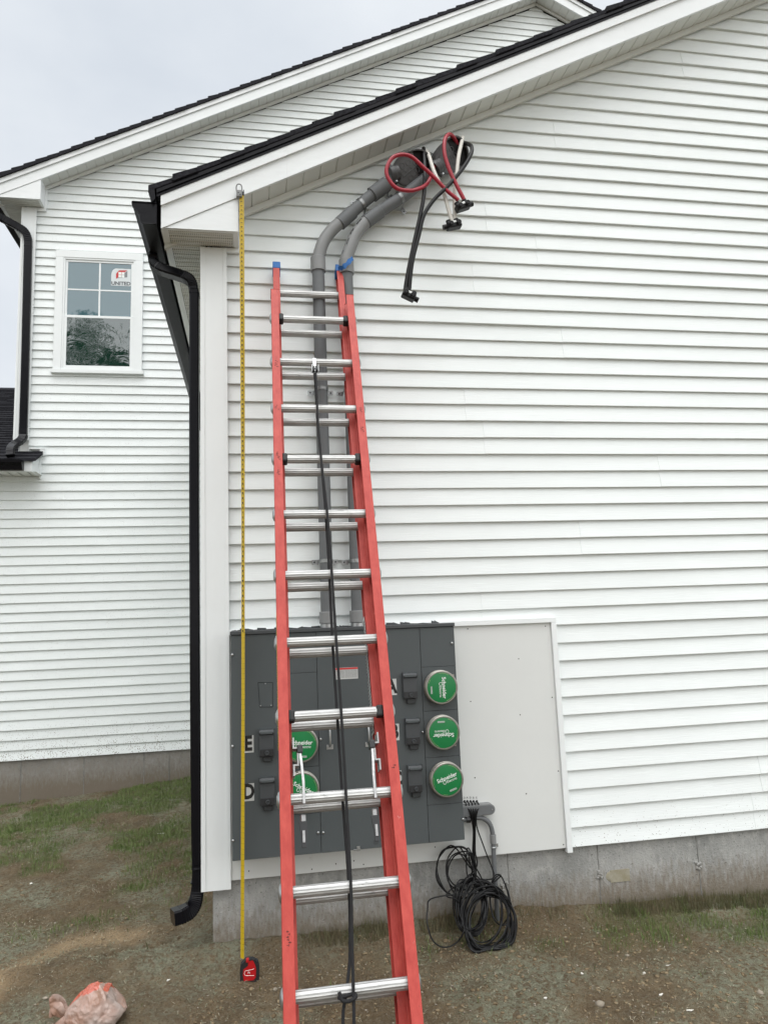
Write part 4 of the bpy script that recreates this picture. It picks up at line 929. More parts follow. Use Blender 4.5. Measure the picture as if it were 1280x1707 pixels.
cable('black', [(1.0345, -0.11, 4.1144), (1.0238, -0.15, 4.0423), (1.0103, -0.2, 3.883), (0.9932, -0.22, 3.7351), (0.9635, -0.23, 3.6025), (0.9153, -0.24, 3.4192), (0.8689, -0.245, 3.2277), (0.8453, -0.25, 3.1087)], 'cblack', 'black insulated cable hanging from the lower weatherhead')
cable('black', [(1.2946, -0.11, 4.1718), (1.3042, -0.16, 4.1273), (1.3086, -0.2, 4.0817), (1.2916, -0.225, 4.0119), (1.2314, -0.24, 3.9078), (1.1364, -0.25, 3.7869), (1.0469, -0.25, 3.6936), (0.9793, -0.25, 3.5879), (0.9453, -0.25, 3.467), (0.8969, -0.25, 3.2919), (0.8696, -0.25, 3.1097)], 'cblack', 'black insulated cable from the upper weatherhead, crossing in front of the red one')
def connector(c, ang, label, w_=.088, flip=1):
    ca, sa = math.cos(ang), math.sin(ang); ax = Vector((ca, 0, sa)); az = Vector((-sa, 0, ca)); ay = Vector((0, 1, 0))
    t_ = thing('cable_connector', label, 'cable connector', c, 'black insulated connectors joining the cables'); c = Vector(c); mb = MB()
    mb.obox(c, ax, ay, az, w_, .052, .040); b_ = mb.build('body', M['cblack'], t_, bevel=.007)
    for k in (-1, 1):
        mb = MB(); q = c + ax * k * w_ * .27 + az * .020; mb.cyl(q, q + az * .016, .0155, 16); mb.build('cable_port', M['cblack'], t_, smooth=True)
        mb = MB(); q = c + ax * k * w_ * .27 - ay * .026; mb.lathe(q, -ay, [(.014, 0), (.014, .014), (.011, .017), (.002, .017)], 16); mb.build('screw_cap', M['cblack'], t_, smooth=True)
    q = c + ax * flip * w_ * .5; mb = MB(); mb.cyl(q, q + ax * flip * .022, .015, 16); mb.build('end_cap', M['cblack'], t_, smooth=True)
    mb = MB(); q = c - ay * .027 + ax * .0 + az * .011; mb.obox(q, ax, ay, az, .022, .002, .012); mb.build('tag', M['white'], t_)
connector((1.2144, -0.25, 3.6555), rad(22), 'black connector on the two red cables')
connector((1.1641, -0.215, 3.5558), rad(14), 'black connector on the two white cables', flip=-1)
connector((0.867, -0.25, 3.0917), rad(-25), 'black connector at the foot of the two long black cables', .078)

# ------------------------------------------------------------------ extension ladder
Ud = Vector((-.0094, -.374, -.9274)).normalized()          # down the ladder
Nc = Vector((1, 0, 0)).cross(Ud).normalized(); Nc = -Nc if Nc.y > 0 else Nc      # out of the ladder plane, to the climber
Xl = Vector((1, 0, 0)); S = .3048
base_c = Vector((.322, -.306, 2.904)); fly_c = base_c - Nc * .088 + Vector((-.007, 0, 0))
lad = thing('extension_ladder', 'red fibreglass extension ladder with aluminium rungs leaning on the conduits', 'ladder', tuple(base_c + Ud * 3.5))
def rail(ctr, half, side, z0, z1, depth=.074, fl=.040):
    """C channel: web outside, flanges inward; z0,z1 distances down the ladder"""
    mb = MB(); o = ctr + Xl * side * half; t_ = .0045; A = o + Ud * z0; Ln = (z1 - z0)
    prof = [(0, -depth / 2), (0, depth / 2), (-fl, depth / 2), (-fl, depth / 2 - t_), (-t_, depth / 2 - t_), (-t_, -depth / 2 + t_), (-fl, -depth / 2 + t_), (-fl, -depth / 2)]
    vs = [A + Xl * side * a + Nc * b for a, b in prof]; n = 8
    mb.prism(vs, Ud * Ln); return mb.build('rail', M['red'], lad, bevel=.0018)
hb, hf = .2245, .2015; zend = 3.47
rails = [rail(base_c, hb, -1, -.185, zend), rail(base_c, hb, 1, -.165, zend), rail(fly_c, hf, -1, -.505, 3.30, .068, .037), rail(fly_c, hf, 1, -.505, 3.30, .068, .037)]
rails[0]['label'] = 'front left rail'; rails[1]['label'] = 'front right rail'; rails[2]['label'] = 'rear left rail'; rails[3]['label'] = 'rear right rail'
def rung(c, half, plates, capped):
    n = 26; R = .0190
    sec = [((R + (.0013 if i % 2 else 0)) * math.cos(2 * math.pi * i / n), (R + (.0013 if i % 2 else 0)) * math.sin(2 * math.pi * i / n)) for i in range(n)]
    mb = MB(); mb.sweep([c - Xl * (half - .005), c - Xl * half * .5, c, c + Xl * half * .5, c + Xl * (half - .005)], lambda i, t: sec, up=tuple(Nc)); rg = mb.build('rung', M['alu'], lad)
    if plates:
        for s_ in (-1, 1):
            mb = MB(); q = c + Xl * s_ * (half + .0005)
            sc = [(.026 * math.cos(a), .032 * math.sin(a)) for a in np.linspace(0, 2 * math.pi, 21)[:-1]]
            vs = [q + Nc * a + Ud * b for a, b in sc] + [q + Xl * s_ * .004 + Nc * a * .9 + Ud * b * .9 for a, b in sc] + [q + Xl * s_ * .010 + Nc * a * .45 + Ud * b * .45 for a, b in sc]
            fs = [(j * 20 + i, j * 20 + (i + 1) % 20, (j + 1) * 20 + (i + 1) % 20, (j + 1) * 20 + i) for j in range(2) for i in range(20)] + [tuple(40 + i for i in range(20))]
            mb.add(vs, fs); mb.build('end_plate', M['zinc'], rg, smooth=True, ang=50)
    if capped:
        for s_ in (-1, 1):
            mb = MB(); q = c + Xl * s_ * (half - .040 - .010)
            mb.obox(q, Xl, Nc, Ud, .030, .046, .046); mb.build('guide_cap', M['rubber'], rg, bevel=.008)
for k in range(0, 12): rung(base_c + Ud * S * k, hb, True, k in (0, 3, 7))
for k in range(-1, 11): rung(fly_c + Ud * (S * k + .0165), hf, False, False)
# feet
for s_ in (-1, 1):
    mb = MB(); q = base_c + Xl * s_ * (hb - .02) + Ud * (zend + .03); mb.obox(q, Xl, Nc, Ud, .06, .09, .06); ft = mb.build('foot', M['alu'], lad, bevel=.004)
    mb = MB(); mb.obox(q + Ud * .05, Xl, (0, 1, 0), (0, 0, 1), .075, .13, .018); mb.build('foot_pad', M['rubber'], ft, bevel=.003)
# rung locks on the fly section resting on rung 8
for s_ in (-1, 1):
    q = base_c + Ud * (S * 8) + Xl * s_ * (.158 if s_ < 0 else .150)
    mb = MB()
    z_ = -.20
    prof = [(0, -.225), (0, -.185), (.016, -.185), (.016, -.125), (0, -.125), (0, -.085), (.004, -.085), (.004, -.121), (.020, -.121), (.020, -.189), (.004, -.189), (.004, -.225)]
    mb.prism([q + Xl * (-s_) * (a - .012) * 1.0 + Ud * b - Nc * .055 for a, b in prof], Nc * .050); lk = mb.build('rung_lock', M['cast'], lad, bevel=.001)
    mb = MB(); p0 = q - Xl * s_ * .014 + Ud * -.175 - Nc * .012; p1 = q - Xl * s_ * .022 + Ud * -.06 + Nc * .016; p2 = q - Xl * s_ * .022 + Ud * .022 + Nc * .024
    mb.sweep([p0, p0.lerp(p1, .5) + Nc * .006, p1, p2], lambda i, t: [(.004, .005), (-.004, .005), (-.004, -.005), (.004, -.005)], up=tuple(Nc)); mb.build('hook', M['cast'], lk, bevel=.001)
    mb = MB(); mb.obox(q - Xl * s_ * .014 + Ud * -.182 - Nc * .020, Xl, Nc, Ud, .022, .04, .03); mb.build('bushing', M['dark'], lk, bevel=.003)
    mb = MB(); q2 = q - Xl * s_ * .020 + Ud * .075 - Nc * .045
    mb.obox(q2 + Ud * -.012, Xl, Nc, Ud, .020, .020, .03); mb.build('spring_cap', M['cast'], lk, bevel=.004)
    mb = MB(); mb.prism([q2 + Xl * a + Ud * b for a, b in ((-.014, 0), (.012, 0), (.010, .045), (.006, .085), (-.006, .085), (-.008, .045))], Nc * .014); mb.build('trigger', M['dark'], lk, bevel=.002)
    mb = MB(); mb.obox(q2 + Ud * .05 + Nc * .016, Xl, Nc, Ud, .009, .004, .04); mb.build('trigger_plate', M['cast'], lk)
# warning stickers on the inner right rail
mb = MB(); q = fly_c + Xl * (hf - .0405)
mb.obox(q + Ud * 1.95 + Nc * 0, Xl, Nc, Ud, .0008, .05, .5); sk = mb.build('warning_sticker', M['paper'], rails[3])
mb = MB()
for k in range(34):
    for j in range(3):
        mb.obox(q + Xl * -.0008 + Ud * (1.72 + k * .0142) + Nc * (-.016 + j * .016), Xl, Nc, Ud, .0006, .010, random.uniform(.004, .009))
mb.build('sticker_print', M['ink'], rails[3])
mb = MB(); q = base_c - Xl * (hb + .0006) + Ud * 1.98; mb.obox(q, Xl, Nc, Ud, .0008, .052, .55); sk2 = mb.build('warning_sticker', mat('yellow_sticker', (.55, .38, .05), .5), rails[0], label='yellow warning sticker on the outer side')
mb = MB()
for k in range(60): mb.obox(q - Xl * .0008 + Ud * (-.26 + k * .0088) + Nc * random.uniform(-.012, .012), Xl, Nc, Ud, .0006, random.uniform(.008, .022), .003)
mb.build('sticker_print', M['ink'], rails[0])
# inked marks on the front flanges
mb = MB(); 
for (rr_, lst) in ((-1, ((.33, 3), (.62, 2), (.90, 3), (1.0, 2), (2.86, 3))), (1, ((.63, 2), (.75, 2), (2.35, 1)))):
    for (t_, n_) in lst:
        for k in range(n_ * 2):
            q = base_c + Xl * rr_ * (hb - .020) + Nc * .0375 + Ud * (t_ + k * .008) + Xl * random.uniform(-.006, .006)
            mb.obox(q, Xl, Nc, Ud, random.uniform(.004, .013), .0004, .0016)
            mb.obox(q + Xl * random.uniform(-.005, .005), Xl, Nc, Ud, .0016, .0004, .007)
mb.build('ink_mark', M['gap'], rails[0])
# blue tape over the tips
for s_ in (-1, 1):
    mb = MB(); q = fly_c + Xl * s_ * (hf - .020) + Ud * (-.505 + .022); mb.obox(q, Xl, Nc, Ud, .044, .073, .052); mb.build('blue_tape', M['bluet'], lad, bevel=.003)
mb = MB(); a = fly_c + Xl * (hf - .02) + Ud * -.49 + Nc * .03
P = smooth_path([Vector(q) for q in [(0.4947, -0.075, 3.3213), (0.5046, -0.11, 3.3114), (0.5151, -0.138, 3.305), (0.5324, -0.142, 3.3186), (0.5546, -0.138, 3.3439), (0.5747, -0.124, 3.3707)]], 5); vs = []
for i, q in enumerate(P):
    wd = .013 - .003 * math.sin(i * .9); u_ = Vector((-.45, -.1, .88)); vs += [q + u_ * wd, q - u_ * wd]
m_ = len(P); vs += [v_ + Vector((0, .0012, 0)) for v_ in vs]; fs = []
for i in range(m_ - 1): fs += [(2 * i, 2 * i + 1, 2 * i + 3, 2 * i + 2), (2 * m_ + 2 * i, 2 * m_ + 2 * i + 2, 2 * m_ + 2 * i + 3, 2 * m_ + 2 * i + 1)]
mb.add(vs, fs); mb.build('blue_tape', M['bluet'], lad)
# pulley and rope
pc = base_c + Ud * S * 1 + Xl * (-.0)
pxw = Vector((0.3129, -0.4314, 2.593)); off = (pxw - base_c).dot(Xl)
q = base_c + Ud * S * 1.02 + Xl * off
mb = MB(); mb.tube([q + Nc * .021 * math.cos(a) + Ud * .021 * math.sin(a) for a in np.linspace(-2.6, 2.6, 15)], .0022, 6); mb.obox(q + Nc * .0225 + Ud * .01, Xl, Nc, Ud, .017, .003, .055); mb.obox(q + Nc * .024 + Ud * .058, Xl, Nc, Ud, .004, .022, .045); mb.obox(q + Nc * .024 + Ud * .058 + Xl * .018, Xl, Nc, Ud, .003, .022, .045)
mb.obox(q + Nc * .024 + Ud * .058 - Xl * .015, Xl, Nc, Ud, .003, .022, .045); pl = mb.build('pulley', M['zinc'], lad, bevel=.001)
mb = MB(); mb.lathe(q + Nc * .024 + Ud * .066 - Xl * .012, Xl, [(.017, 0), (.013, .006), (.013, .018), (.017, .024)], 18); mb.build('sheave', M['dark'], pl, smooth=True)
front = [(0.3122, -0.4843, 2.542), (0.311, -0.516, 2.4742), (0.3065, -0.5988, 2.2636), (0.3103, -0.6905, 2.0334), (0.3208, -0.801, 1.7593), (0.3221, -0.9132, 1.4812), (0.3208, -1.0224, 1.2105), (0.3205, -1.136, 0.9288), (0.3166, -1.2519, 0.6413), (0.3116, -1.3628, 0.3664), (0.3036, -1.4168, 0.2324), (0.2964, -1.4758, 0.0914), (0.292, -1.506, 0.0165), (0.285, -1.5382, -0.0712)]
back = [(0.3049, -0.4794, 2.5436), (0.3075, -0.4861, 2.4842), (0.3113, -0.511, 2.2886), (0.3173, -0.6105, 2.0365), (0.3207, -0.7173, 1.7719), (0.3184, -0.8322, 1.4868), (0.3126, -0.9441, 1.2095), (0.312, -1.0605, 0.9208), (0.3111, -1.1794, 0.6259), (0.3132, -1.2715, 0.3975), (0.3096, -1.3214, 0.2738), (0.2983, -1.3788, 0.1423), (0.2717, -1.4613, 0.066), (0.2597, -1.487, 0.0291), (0.2519, -1.5278, -0.0723)]
for nm_, P in (('rope', front), ('rope', back)):
    mb = MB(); Q = smooth_path(P, 8); mb.tube(Q, lambda i: .0052 + (.0006 if i % 2 else 0), 8); mb.build('rope', M['rope'], lad, smooth=True)
mb = MB(); kn = Vector((0.2793, -1.481, 0.0705)); mb.tube(smooth_path([kn + Vector((-.030, 0, .022)), kn + Vector((-.022, -.008, .0)), kn + Vector((0, -.010, -.004)), kn + Vector((.022, -.008, .003)), kn + Vector((.020, .006, .008)), kn + Vector((-.012, .006, .004)), kn + Vector((-.034, -.004, .006))], 6), .006, 8); mb.build('knot', M['rope'], lad, smooth=True)

# ------------------------------------------------------------------ tape measure hanging from the fascia
tc_ = Vector((-0.0874, -0.215, -0.288)); ttop = Vector((-0.0527, -0.225, 3.6718))
tape = thing('tape_measure', 'red and black tape measure on the ground, yellow blade pulled up to the fascia', 'tape measure', (-.06, -.22, -.37))
mb = MB(); n = 90; bw = .0125; vs = []; P = []
for i in range(n + 1):
    t = i / n; c = ttop.lerp(tc_, t); c = c + Vector((.006 * math.sin(t * math.pi), -.008 * math.sin(t * math.pi), 0))
    tw = rad(4 + 42 * min(1, max(0, (t - .12) / .35))); P.append((c, tw))
    for k in range(5):
        a = (k - 2) / 2; vs.append(c + Vector((math.cos(tw) * bw * a, -math.sin(tw) * bw * a - .0028 * a * a * -1, 0)))
mb.add(vs, [(i * 5 + k, i * 5 + k + 1, i * 5 + k + 6, i * 5 + k + 5) for i in range(n) for k in range(4)])
bl = mb.build('blade', M['yellow'], tape, smooth=True)
mb = MB(); L_ = (ttop - tc_).length
def bat(d):
    t = d / L_; i = min(n - 1, int(t * n)); f_ = t * n - i; a, b = P[i], P[i + 1]; return a[0].lerp(b[0], f_), a[1] + (b[1] - a[1]) * f_
inch = .0254
for k in range(1, int(L_ / inch)):
    c, tw = bat(k * inch); ax = Vector((math.cos(tw), -math.sin(tw), 0)); nn = Vector((-math.sin(tw), -math.cos(tw), 0))
    if k < 96:
        cc, tw2 = bat(k * inch); add_text(mb, str(k), .0135 if k < 10 else .0115, cc + nn * .0012 - ax * .0015, ax=(0, 0, -1), ay=tuple(ax), offset=.0006, extrude=.0001)
    mb.obox(c + ax * .006 + nn * .0009 + Vector((0, 0, -.009)), ax, nn, (0, 0, 1), .010, .0003, .0009); mb.obox(c - ax * .0085 + nn * .0012 + Vector((0, 0, -.009)), ax, nn, (0, 0, 1), .006, .0003, .0009)
    if k < 60:
        for j in (1, 2, 3):
            c2, _ = bat(k * inch + .009 + j * inch / 4); mb.obox(c2 + ax * .0095 + nn * .0012, ax, nn, (0, 0, 1), .004, .0003, .0006)
mb.build('graduation', M['ink'], bl)
mb = MB(); q = ttop; mb.box(q.x - .012, q.x + .014, q.y - .006, q.y + .004, q.z - .012, q.z + .008); mb.box(q.x + .008, q.x + .013, q.y - .010, q.y - .004, q.z + .0, q.z + .016); mb.build('blade_hook', M['dark'], tape, bevel=.001)
# case
cc = Vector((-0.0537, -0.245, -0.3295)); mb = MB()
out = [(-.036, -.046), (.030, -.046), (.040, -.036), (.042, .010), (.036, .034), (.014, .047), (-.014, .048), (-.034, .030), (-.040, .0)]
def casepoly(s, y0, y1, dx=0, dz=0): return [(cc.x + a * s + dx, cc.y + y0, cc.z + b * s + dz) for a, b in out], (0, y1 - y0, 0)
pl_, v_ = casepoly(1.0, -.017, .017); mb.prism(pl_, v_); mb.build('case', M['dark'], tape, bevel=.005)
mb = MB(); inn = [(-.024, -.036), (.018, -.036), (.027, -.026), (.029, .012), (.024, .030), (.016, .046), (-.004, .046), (-.004, .026), (-.026, .012), (-.028, -.010)]
mb.prism([(cc.x + a, cc.y - .0195, cc.z + b) for a, b in inn], (0, .006, 0)); fc = mb.build('face', M['tred'], tape, bevel=.002)
mb = MB(); mb.obox(cc + Vector((-.008, -.014, .050)), (1, 0, 0), (0, 1, 0), (0, 0, 1), .014, .022, .016); mb.build('lock_button', M['tred'], tape, bevel=.003)
mb = MB(); mb.obox(cc + Vector((.020, -.0, .046)), (1, 0, 0), (0, 1, 0), (0, 0, 1), .012, .030, .010); mb.build('thumb_rest', M['dark'], tape, bevel=.003)
mb = MB(); 
for a, b in (((-.020, .006), (.018, .010)), ((-.020, .006), (-.024, -.006)), ((-.024, -.006), (-.018, -.014)), ((-.018, -.014), (.022, -.018)), ((.018, .010), (.021, .013))):
    mb.tube([(cc.x + a[0], cc.y - .0200, cc.z + a[1]), (cc.x + b[0], cc.y - .0200, cc.z + b[1])], .0009, 5)
add_text(mb, 'Fs', .013, (cc.x - .002, cc.y - .0200, cc.z - .003), extrude=.0003, rot=-.1); mb.build('emblem', M['white'], fc)
mb = MB(); mb.obox(cc + Vector((-.036, -.0, -.040)), (1, 0, 0), (0, 1, 0), (0, 0, 1), .018, .030, .014); mb.build('foot', M['dark'], tape, bevel=.004)

# grey screw-in wire anchor on the fascia
a = Vector((-0.0662, -0.21, 3.6693))
anc = thing('wire_anchor', 'small grey service wire anchor with a bail on the rake fascia', 'wire anchor', tuple(a))
mb = MB(); mb.box(a.x - .016, a.x + .016, a.y - .030, a.y + .004, a.z - .026, a.z + .014); mb.build('base', M['pvc2'], anc, bevel=.004)
mb = MB(); mb.tube(smooth_path([(a.x - .014, a.y - .018, a.z + .010), (a.x - .015, a.y - .02, a.z + .035), (a.x - .010, a.y - .022, a.z + .048), (a.x, a.y - .022, a.z + .052), (a.x + .010, a.y - .022, a.z + .048), (a.x + .015, a.y - .02, a.z + .035), (a.x + .014, a.y - .018, a.z + .010)], 4), .0035, 8); mb.build('bail', M['pvc2'], anc, smooth=True)
mb = MB(); 
for dx, dz in ((-.004, -.004), (.006, -.016)): mb.lathe((a.x + dx, a.y - .0305, a.z + dz), (0, -1, 0), [(.0035, 0), (.0035, .0015)], 10)
mb.build('slot', M['ink'], anc)

# ------------------------------------------------------------------ small conduit and fitting
lbx0, lbx1 = 1.0721, 1.2547; lbz = 0.2518
sc_ = thing('small_conduit', 'thin grey conduit with an oval fitting curving down to the ground beside the cabinet', 'conduit', (lbx1, -.03, lbz - .5))
mb = MB(); r_ = .024; pts = [(lbx0, lbz - r_), (lbx1 - r_, lbz - r_)] + [(lbx1 - r_ + r_ * math.cos(q), lbz + r_ * math.sin(q)) for q in np.linspace(-math.pi / 2, math.pi / 2, 9)][1:] + [(lbx0, lbz + r_)]
mb.xz(pts, -.058, -.011); fb = mb.build('fitting_body', M['pvc2'], sc_, bevel=.004)
mb = MB(); pts2 = [(lbx0 + .004 + (a - lbx0) * .96, lbz + (b - lbz) * .9) for a, b in pts]; mb.xz(pts2, -.0635, -.0585); mb.build('cover', M['pvc'], fb, bevel=.001)
mb = MB(); mb.lathe((lbx1 - .014, -.064, lbz), (0, -1, 0), [(.004, 0), (.003, .002)], 10); mb.build('screw', M['zinc'], fb)
PP = [(1.0707, -0.045, 0.2091), (1.1062, -0.045, 0.2087), (1.1511, -0.045, 0.2132), (1.1866, -0.045, 0.2079), (1.2168, -0.045, 0.1891), (1.2332, -0.045, 0.1631), (1.24, -0.045, 0.1298), (1.2413, -0.045, 0.0929), (1.2404, -0.045, 0.036), (1.2396, -0.045, -0.061), (1.2406, -0.045, -0.1575), (1.2405, -0.045, -0.2691), (1.242, -0.045, -0.3562)]
mb = MB(); mb.tube(smooth_path(PP, 6), .0125, 16); mb.build('pipe', M['pvc'], sc_, smooth=True)
mb = MB(); a, b = (1.2412, -0.045, 0.1191), (1.2412, -0.045, 0.0766); mb.lathe(a, Vector(b) - Vector(a), [(.0127, 0), (.0165, .001), (.0165, .045), (.0127, .046)], 18); mb.build('coupling', M['pvc2'], sc_, smooth=True, ang=30)
mb = MB(); a = Vector((1.2407, -0.045, 0.0547)); mb.tube([a + Vector((-.0145 * math.cos(q), -.0145 * math.sin(q), 0)) for q in np.linspace(-.3, 3.4, 14)], .004, 6); mb.box(a.x + .013, a.x + .034, -.024, -.0105, a.z - .008, a.z + .008); mb.build('strap', M['zinc'], sc_, smooth=True)
mb = MB(); a, b = (1.0955, -0.045, 0.2087), (1.1169, -0.045, 0.2086); mb.lathe(a, Vector(b) - Vector(a), [(.013, 0), (.02, .001), (.02, .024), (.013, .025)], 8); mb.build('locknut', M['dark'], sc_)

# ------------------------------------------------------------------ bundle of black wires
cw = (1.1238, -0.06, 0.2044); ex_ = [(1.1027, -0.012, 0.2935), (1.1188, -0.012, 0.2923), (1.1368, -0.012, 0.2909), (1.1538, -0.012, 0.2896), (1.1718, -0.012, 0.2882)]
bun = thing('wire_bundle', 'tangled coil of thin black wires hanging from the grey board to the ground', 'wire bundle', (cw[0], -.1, -.3))
px = .1016 / 31.6 / 3.765   # metres per crop unit
o5 = (0.5932, -0.06, 0.5133); o5b = (1.4796, -0.06, 0.4511); o5c = (0.5645, -0.06, -0.2729)
def m5(u, v, dy=0):
    """sketch coordinates -> wall frame; hangs close to the wall and spreads on to the soil below"""
    t = min(1, max(0, (v - 560) / 640)); y = -.05 - .20 * t ** 1.4 + dy
    x = o5[0] + (o5b[0] - o5[0]) * u / 1000 + (o5c[0] - o5[0]) * v / 1000 
    z = o5[2] + (o5b[2] - o5[2]) * u / 1000 + (o5c[2] - o5[2]) * v / 1000
    k = (4.061 + y) / 4.001; x *= k; z = 1.2763 + (z - 1.2763) * k
    return Vector((x, y, max(z, float(gz(x, y)) + float(grelief(x, y)) + .006)))
r = random.Random(11)
loops = [
    [(508, 665, 122, 160, 3), (580, 880, 92, 175, 3), (715, 1015, 150, 222, 4)],
    [(535, 655, 92, 130, 2), (600, 900, 95, 180, 4), (720, 1020, 140, 210, 4)],
    [(540, 700, 85, 140, 1), (690, 960, 150, 215, 4), (598, 890, 86, 165, 2)],
    [(440, 975, 125, 180, 1), (705, 1010, 145, 215, 4), (775, 860, 60, 165, 2)],
    [(610, 880, 90, 190, 4), (660, 930, 130, 210, 3), (712, 1015, 156, 226, 4)]]
for i in range(5):
    e = Vector(ex_[i]); pts = [e, e + Vector((0, -.022, -.004)), e + Vector((0, -.040, -.022)), m5(600 + i * 11, 290, -.02)]
    pts += [m5(618 + i * 4, 400, r.uniform(-.02, 0)), m5(612 + i * 5, 540, r.uniform(-.02, 0)), m5(608 + i * 6, 660, r.uniform(-.02, 0))]
    if i == 4: pts = pts[:4] + [m5(640, 380), m5(690, 540), m5(740, 710)]
    for (cu, cv, ru, rv, turns) in loops[i]:
        ph = -math.pi / 2 + r.uniform(-.3, .3); dirn = r.choice((-1, 1)); N_ = 10 * turns; tl = r.uniform(-.12, .12); jj = 1
        for k in range(N_):
            if k % 10 == 0: jj = r.uniform(.86, 1.04)
            a = ph + dirn * 2 * math.pi * k / 10
            f1 = jj + r.uniform(-.045, .045); f2 = jj + r.uniform(-.04, .04); dx_, dy_ = ru * f1 * math.cos(a), rv * f2 * math.sin(a)
            pts.append(m5(cu + dx_ * math.cos(tl) - dy_ * math.sin(tl) * .6 + r.uniform(-5, 5), cv + dy_ * math.cos(tl) + dx_ * math.sin(tl) * .6 + r.uniform(-5, 5), r.uniform(-.035, .012)))
    mb = MB(); mb.tube(smooth_path(pts, 5), .0037, 7); mb.build('wire', M['cblack'], bun, smooth=True)
for i in range(5):
    mb = MB(); e = Vector(ex_[i]); mb.lathe(e + Vector((0, .0015, 0)), (0, -1, 0), [(.007, 0), (.006, .003), (.0035, .005)], 10); mb.build('grommet', M['dark'], bun)
for i, ch in enumerate('CADBE'):
    mb = MB(); e = Vector(ex_[i]); add_text(mb, ch, .014, (e.x, -.0108, e.z + .019), extrude=.0003, rot=rad(180 if i in (0, 3) else 0)); mb.build('pencil_letter', M['ink'], bun)

# ------------------------------------------------------------------ plastic bag
def bag_mat():
    m, t, b = newmat('thin_plastic_bag'); n = t.nodes; l = t.links
    b.inputs['Roughness'].default_value = .32; b.inputs['Transmission Weight'].default_value = .12
    at = n.new('ShaderNodeAttribute'); at.attribute_name = 'print'
    x = n.new('ShaderNodeMix'); x.data_type = 'RGBA'; qn = n.new('ShaderNodeTexNoise'); qn.inputs['Scale'].default_value = 7; qn.inputs['Detail'].default_value = 4; tq = n.new('ShaderNodeTexCoord'); l.new(tq.outputs['Object'], qn.inputs['Vector'])
    xr = n.new('ShaderNodeMix'); xr.data_type = 'RGBA'; xr.inputs[6].default_value = (.33, .19, .135, 1); xr.inputs[7].default_value = (.46, .37, .33, 1)
    mrr = n.new('ShaderNodeMapRange'); mrr.inputs['From Min'].default_value = .38; mrr.inputs['From Max'].default_value = .58; l.new(qn.outputs['Fac'], mrr.inputs['Value']); l.new(mrr.outputs[0], xr.inputs[0]); l.new(xr.outputs[2], x.inputs[6])
    x.inputs[6].default_value = (.50, .36, .31, 1); x.inputs[7].default_value = (.48, .085, .04, 1)
    l.new(at.outputs['Fac'], x.inputs[0]); l.new(x.outputs[2], b.inputs['Base Color'])
    tcn = n.new('ShaderNodeTexCoord'); q = n.new('ShaderNodeTexNoise'); q.inputs['Scale'].default_value = 26; q.inputs['Detail'].default_value = 3; q.inputs['Distortion'].default_value = 1.2
    l.new(tcn.outputs['Object'], q.inputs['Vector']); bm = n.new('ShaderNodeBump'); bm.inputs['Distance'].default_value = .006; l.new(q.outputs['Fac'], bm.inputs['Height']); l.new(bm.outputs[0], b.inputs['Normal'])
    b.inputs['Roughness'].default_value = .26
    return m
M['bagp'] = bag_mat()
bc = (-0.702, -0.478, -0.36)
bag = thing('plastic_bag', 'crumpled translucent pink plastic bag with an orange print, knotted at the left', 'plastic bag', (bc[0], bc[1], -.42))
nu, nv = 140, 84; vs = []; pr_ = []
def fold(a, b): 
    q = abs((a * b) % 1.0 - .5) * 2; return q
for j in range(nv + 1):
    th = math.pi * j / nv
    for i in range(nu):
        ph = 2 * math.pi * i / nu
        dx, dy, dz = math.sin(th) * math.cos(ph), math.sin(th) * math.sin(ph), math.cos(th)
        # angle round the axis that runs from the knot (-x) gives creases gathering at the knot
        ang = math.atan2(dz, -dy) + .25 * math.sin(3 * dx) + .5 * (float(fbm(dx * 2 + 3, dz * 2 + dy, 1.5, 55)) - .5)
        near = max(0, -dx); far = max(0, dx)
        f = 1 + .16 * (float(fbm(dx * 2 + 5, dy * 2 + dz * 2.3, 1.3, 51)) - .5)
        f += (.035 + .10 * near) * (abs(math.sin(ang * 4.5)) - .5) + .018 * (abs(math.sin(ang * 9 + 5 * dx)) - .5) + .020 * (abs(math.sin(3.3 * ang + 7 * dx)) - .5) + .05 * (1 - abs(math.sin(2.6 * ang + 4 * dx + 1.2))) ** 4 - .05 * (1 - abs(math.sin(1.7 * ang - 3.1 * dx + .4))) ** 6
        k = 1 - .45 * near ** 1.5
        x = dx * .112 * (1 + .10 * near); y = dy * .12 * f * k; z = dz * .108 * f * k
        if dx > .55: x += .02 * math.sin(ang * 2 + 1)
        z = max(z, -.075); vs.append((bc[0] + x, bc[1] + y, -.405 + .078 + z))
        s_ = dz * .92 + dy * .39; lim = .70 - .22 * max(0, -dx - .1) + .05 * math.sin(9 * dx)
        pr_.append(min(1.0, max(0.0, (s_ - lim) / .03)) * (1.0 if (dx < .18 or (.34 < dx < .66)) else 0.0))
mb = MB(); mb.add(vs, [(j * nu + i, j * nu + (i + 1) % nu, (j + 1) * nu + (i + 1) % nu, (j + 1) * nu + i) for j in range(nv) for i in range(nu)])
bo = mb.build('pouch', M['bagp'], bag, smooth=True, ang=80)
at = bo.data.attributes.new('print', 'FLOAT', 'POINT'); at.data.foreach_set('value', pr_)
def flap(path, wds, nm):
    mb = MB(); P = smooth_path(path, 6)
    def sec(i, t):
        w_ = wds(t); out = []
        for k in range(36):
            a = 2 * math.pi * k / 36; rr = w_ * (1 + .26 * math.cos(5 * a + t * 3) + .16 * math.cos(9 * a - t * 5)); out.append((rr * math.cos(a) * .24 + .15 * w_ * math.sin(3 * a + 5 * t), rr * math.sin(a)))
        return out
    mb.sweep(P, sec); mb.build(nm, M['bagp'], bag, smooth=True, ang=60)
B0 = Vector((bc[0], bc[1], -.33))
